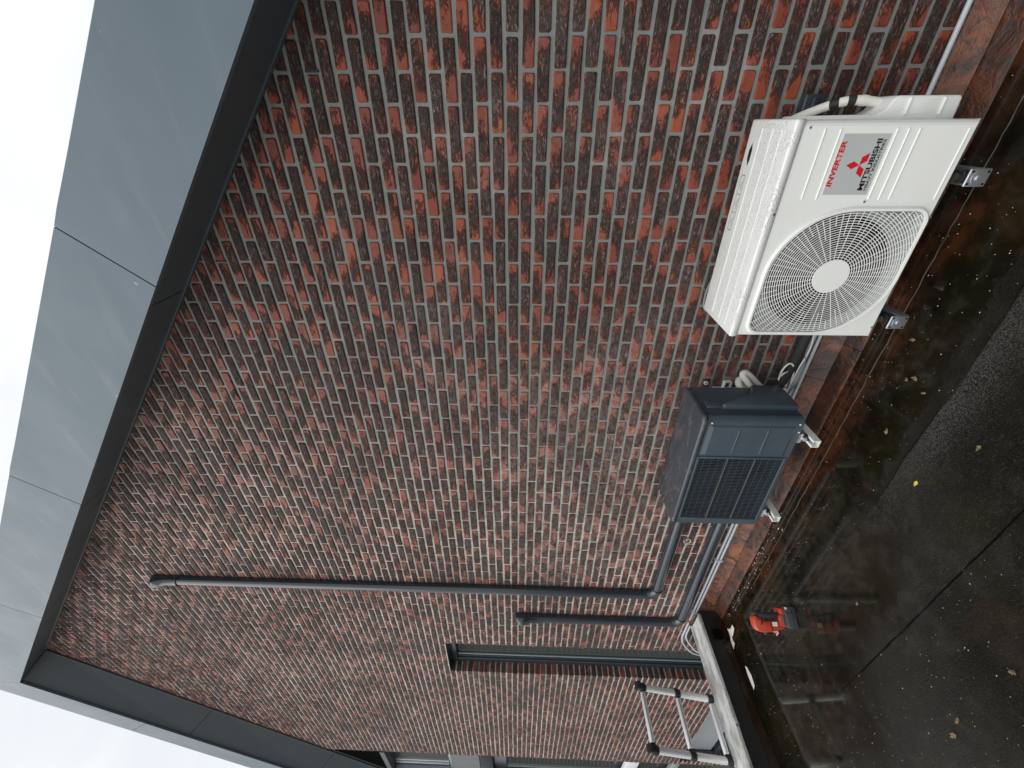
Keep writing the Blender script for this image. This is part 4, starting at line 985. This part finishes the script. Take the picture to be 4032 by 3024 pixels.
# ------------------------------------------------------------------ telescopic ladder
ld = thing('telescopic_ladder', 'extended aluminium telescopic ladder leaning on the roof edge', 'ladder', (-4.76, 1.2, -2.9))
def lx(z): return -3.83+.3*(z-.2)
def lp_(y, z): return Vector((lx(z), y, z))
axl = Vector((.3, 0, 1)).normalized()
zs = [.795, .511, .238, -.045, -.335, -.63, -.93, -1.235, -1.545, -1.86, -2.18, -2.50]
rad = .0225
for y in (1.392, 1.022):
    for i in range(len(zs)):
        zt_ = zs[i]-.022; zb_ = (zs[i+1]+.022) if i+1 < len(zs) else -2.86
        s = MB(); s.tube([lp_(y, zb_), lp_(y, zt_)], rad+.0010*i, 16); obj('rail_tube', s, M['alu'], ld)
        if i > 0:
            s = MB(); c_ = lp_(y, zs[i]); s.tube([c_-axl*.022, c_-axl*.016, c_+axl*.018, c_+axl*.024], 0, 16, rs=[rad+.004+.001*i, rad+.007+.001*i, rad+.007+.001*i, rad+.003]); 
            yy = y-.035 if y > 1.2 else y+.035
            s.box(c_.x-.017, c_.x+.017, min(y, yy), max(y, yy), c_.z-.019, c_.z+.017, .004); obj('collar', s, M['ladder_black'], ld)
    # ribbed rubber top cap, hooked towards the wall side
    s = MB(); c_ = lp_(y, zs[0]); s.tube([c_-axl*.03, c_-axl*.02, c_+axl*.018, c_+axl*.03], 0, 16, rs=[rad+.003, rad+.007, rad+.007, rad-.004])
    yy = y-.035 if y > 1.2 else y+.035
    s.box(c_.x-.017, c_.x+.017, min(y, yy), max(y, yy), c_.z-.019, c_.z+.017, .004)
    cap = obj('top_cap', s, M['ladder_black'], ld)
    for k in range(7):
        a = -0.5+k*.42; cc = c_+Vector((.012+.030*math.sin(a)*.9, 0, .022+.020*math.cos(a)))
        s = MB(); s.tube([cc+Vector((0, -.024, 0)), cc+Vector((0, .024, 0))], .0085, 8); obj('cap_rib', s, M['ladder_black'], cap)
for i, z in enumerate(zs[:-1]):
    c_ = lp_(1.207, z); s = MB()
    s.prism([(c_.x-.016, z-.016), (c_.x+.014, z-.016), (c_.x+.019, z-.011), (c_.x+.019, z+.010), (c_.x-.012, z+.016), (c_.x-.018, z+.010)], 'y', 1.057, 1.357, .002)
    rg = obj('rung', s, M['alu'], ld)
    s = MB(); s.box(c_.x+.0195, c_.x+.0225, 1.065, 1.349, z-.003, z+.003); obj('rung_groove', s, M['steel'], rg)

# ------------------------------------------------------------------ cordless tool standing on its battery
# drawn in its own frame (u: across, v: up), then turned towards the camera side
to = thing('cordless_drill', 'red and black cordless tool standing upright on its battery on the wet roof', 'power tool', (-2.64, 1.42, 0))
ca_, sa_ = math.cos(math.radians(56)), math.sin(math.radians(56))
def tool(name, poly, y0, y1, mat, parent, b=.006):
    s = MB(); s.prism(poly, 'y', y0, y1, b)
    s.v = [(-2.64+x*ca_-y*sa_, 1.42+x*sa_+y*ca_, z) for x, y, z in s.v]
    return obj(name, s, mat, parent)
body = tool('housing', [(-.062, .082), (-.020, .084), (-.022, .120), (-.026, .200), (-.010, .232), (.006, .244), (.002, .262), (-.018, .269), (-.052, .267), (-.080, .252), (-.089, .222), (-.083, .150)], -.028, .028, M['tred'], to, .010)
tool('grip', [(-.012, .098), (.020, .098), (.017, .180), (.020, .236), (-.006, .236), (-.010, .17)], -.019, .019, M['tblack'], to, .007)
tool('grip_guard', [(.003, .226), (.026, .228), (.028, .258), (.006, .265)], -.021, .021, M['tblack'], to, .005)
tool('base', [(-.058, .070), (.012, .072), (.014, .108), (-.048, .116)], -.030, .030, M['tred'], to, .008)
tool('base_collar', [(-.054, .060), (.046, .064), (.048, .090), (-.044, .092)], -.0315, .0315, M['tgrey'], to, .005)
bat = tool('battery', [(-.058, .001), (.056, .001), (.063, .016), (.060, .076), (-.050, .070), (-.062, .052)], -.036, .036, M['tgrey'], to, .007)
tool('release_button', [(.014, .072), (.050, .075), (.048, .102), (.016, .100)], -.0335, .0335, M['tred'], to, .005)
tool('battery_rib', [(-.05, .030), (.059, .030), (.060, .036), (-.05, .036)], -.0375, .0375, M['tblack'], bat, .001)
tool('battery_rib', [(.020, .004), (.026, .004), (.026, .070), (.020, .070)], -.0375, .0375, M['tblack'], bat, .001)
tool('battery_label', [(.044, .056), (.056, .058), (.056, .070), (.044, .068)], -.0372, -.034, M['paper'], bat, 0)
tool('side_label', [(-.052, .128), (-.028, .128), (-.029, .158), (-.053, .158)], -.0292, -.027, M['paper'], body, 0)
tool('side_label', [(-.0865, .125), (-.080, .125), (-.082, .145), (-.0875, .145)], -.012, .012, M['paper'], body, 0)
tool('housing_seam', [(-.078, .160), (-.027, .164), (-.027, .168), (-.078, .164)], -.0290, -.027, M['black'], body, 0)
tool('vent_slot', [(-.046, .222), (-.026, .214), (-.026, .222), (-.046, .230)], -.0290, -.027, M['black'], body, 0)
tool('side_knob', [(-.102, .190), (-.084, .184), (-.084, .204), (-.102, .202)], -.008, .008, M['tgrey'], body, .003)

# ------------------------------------------------------------------ litter on the roof
def flake(name, x, y, pts, mat, label, cat, z=.006, th=.0012, curl=.006, group=None):
    s = MB(); n_ = len(pts)
    rr = random.Random(int(x*1000)); V = [(x+a, y+b_, z+curl*rr.random()) for a, b_ in pts]
    cxy = (x+sum(p[0] for p in pts)/n_, y+sum(p[1] for p in pts)/n_, z+curl*.9)
    T_ = [(a, b_, c_-th) for a, b_, c_ in V]+[(cxy[0], cxy[1], cxy[2]-th)]
    s.add(V+[cxy], [[i, (i+1) % n_, n_] for i in range(n_)]); s.add(T_, [[(i+1) % n_, i, n_] for i in range(n_)])
    s.add(V+T_[:-1], [[(i+1) % n_, i, n_+i, n_+(i+1) % n_] for i in range(n_)])
    o = obj(name, s, mat, origin=(x, y, 0)); tag(o, label, cat, group); return o
P1 = [(-.03, -.012), (.0, -.02), (.035, -.006), (.03, .012), (.002, .008), (-.02, .02)]
flake('paper_scrap', -3.487, 1.745, [(a*1.9, b_*1.9) for a, b_ in P1], M['paper'], 'crumpled white paper scrap in the corner by the roof edge', 'scrap', curl=.02)
flake('paper_scrap', -3.55, 1.70, [(b_*1.9, a*1.7) for a, b_ in P1], M['paper'], 'torn pale paper strip lying beside the crumpled scrap in the corner', 'scrap', curl=.012)
flake('paper_scrap', -3.495, 1.425, [(-.022, -.075), (.012, -.06), (.026, .0), (.010, .06), (-.006, .075), (-.024, .02)], M['paper'], 'white pointed shard lying near the foot of the roof edge below the ladder', 'scrap', curl=.008)
flake('plastic_chip', -3.02, 1.53, [(-.02, -.006), (.018, -.008), (.02, .005), (-.016, .008)], M['whiteplastic'], 'white chip beside the head of the red tool', 'chip', curl=.006)
flake('plastic_chip', -2.89, 1.44, [(-.02, -.006), (.018, -.006), (.02, .006), (-.016, .006)], plain('pink_chip', (.6, .25, .2), .5), 'pinkish chip beside the red tool', 'chip', curl=.006)
LF = [(-1, 0), (-.5, -.5), (.1, -.42), (.35, -.62), (.6, -.2), (1, .05), (.5, .35), (.1, .3), (-.3, .6), (-.6, .3)]
GL = 'dry leaves scattered on the flat roof'
lv = [(-.821, 1.678, .022, 'brown leaf pair near the white unit bracket'), (-.983, 1.604, .016, 'small brown leaf between the two units, the one nearer the wall'), (-.958, 1.572, .018, 'ragged brown leaf beside the small one between the two units'),
      (-1.24, 1.555, .022, 'tan leaf lying just in front of the anthracite unit'), (-1.046, 1.216, .020, 'lone tan leaf out on the rough felt in front of the units'), (-.991, 1.506, .014, 'thin brown leaf fragment beyond the ragged leaf'),
      (-1.983, .683, .020, 'curled tan leaf far out on the felt, nearer the camera'), (-2.05, .655, .024, 'long brown leaf next to the curled tan leaf'), (-2.079, 1.196, .018, 'pale leaf to the right of the red tool'), (-1.623, .704, .02, 'tan leaf alone on the open felt'), (-3.202, 1.454, .016, 'small pale leaf between the red tool and the roof edge')]
for x, y, sz, lb in lv:
    a = random.uniform(0, 6); flake('dry_leaf', x, y, [(.72*sz*(p*math.cos(a)-q*math.sin(a)), .72*sz*(p*math.sin(a)+q*math.cos(a))) for p, q in LF], M['leafb'], lb, 'leaf', .004, .0008, .008, GL)
flake('yellow_leaf', -1.34, 1.317, [(.016*p, .014*q) for p, q in LF], M['leafy'], 'bright yellow leaf lying on the dark felt', 'leaf', .004, .0008, .008)
flake('green_leaf', .06, 1.66, [(.03*p, .012*q) for p, q in LF], M['leafg'], 'small green leaf by the corner of the white unit', 'leaf', .004, .0008, .008)
# fine pale grit, too much to count
gs = MB(); rg_ = random.Random(5)
def pebble(x, y, r):
    h = r*.7; a = rg_.uniform(0, 6)
    v = [(x+r*math.cos(a+k*math.pi/2)*rg_.uniform(.6, 1.2), y+r*math.sin(a+k*math.pi/2)*rg_.uniform(.6, 1.2), .0015+h*.35) for k in range(4)]
    gs.add(v+[(x, y, .0015+h), (x, y, .0)], [[0, 1, 4], [1, 2, 4], [2, 3, 4], [3, 0, 4], [1, 0, 5], [2, 1, 5], [3, 2, 5], [0, 3, 5]])
for _ in range(1500):
    x = rg_.uniform(-3.5, .6); y = rg_.uniform(.2, 1.9)
    pebble(x, y, rg_.choice([.001, .0012, .0014, .0016, .002, .0028]))
for _ in range(75):  # pale pebbles by the flashing, also standing in for wet glints
    x = rg_.uniform(-3.5, -2.2); y = 1.885-abs(rg_.gauss(0, .05)); pebble(x, y, rg_.choice([.002, .003, .004, .006]))
obj('grit', gs, M['grit'], kind='stuff')
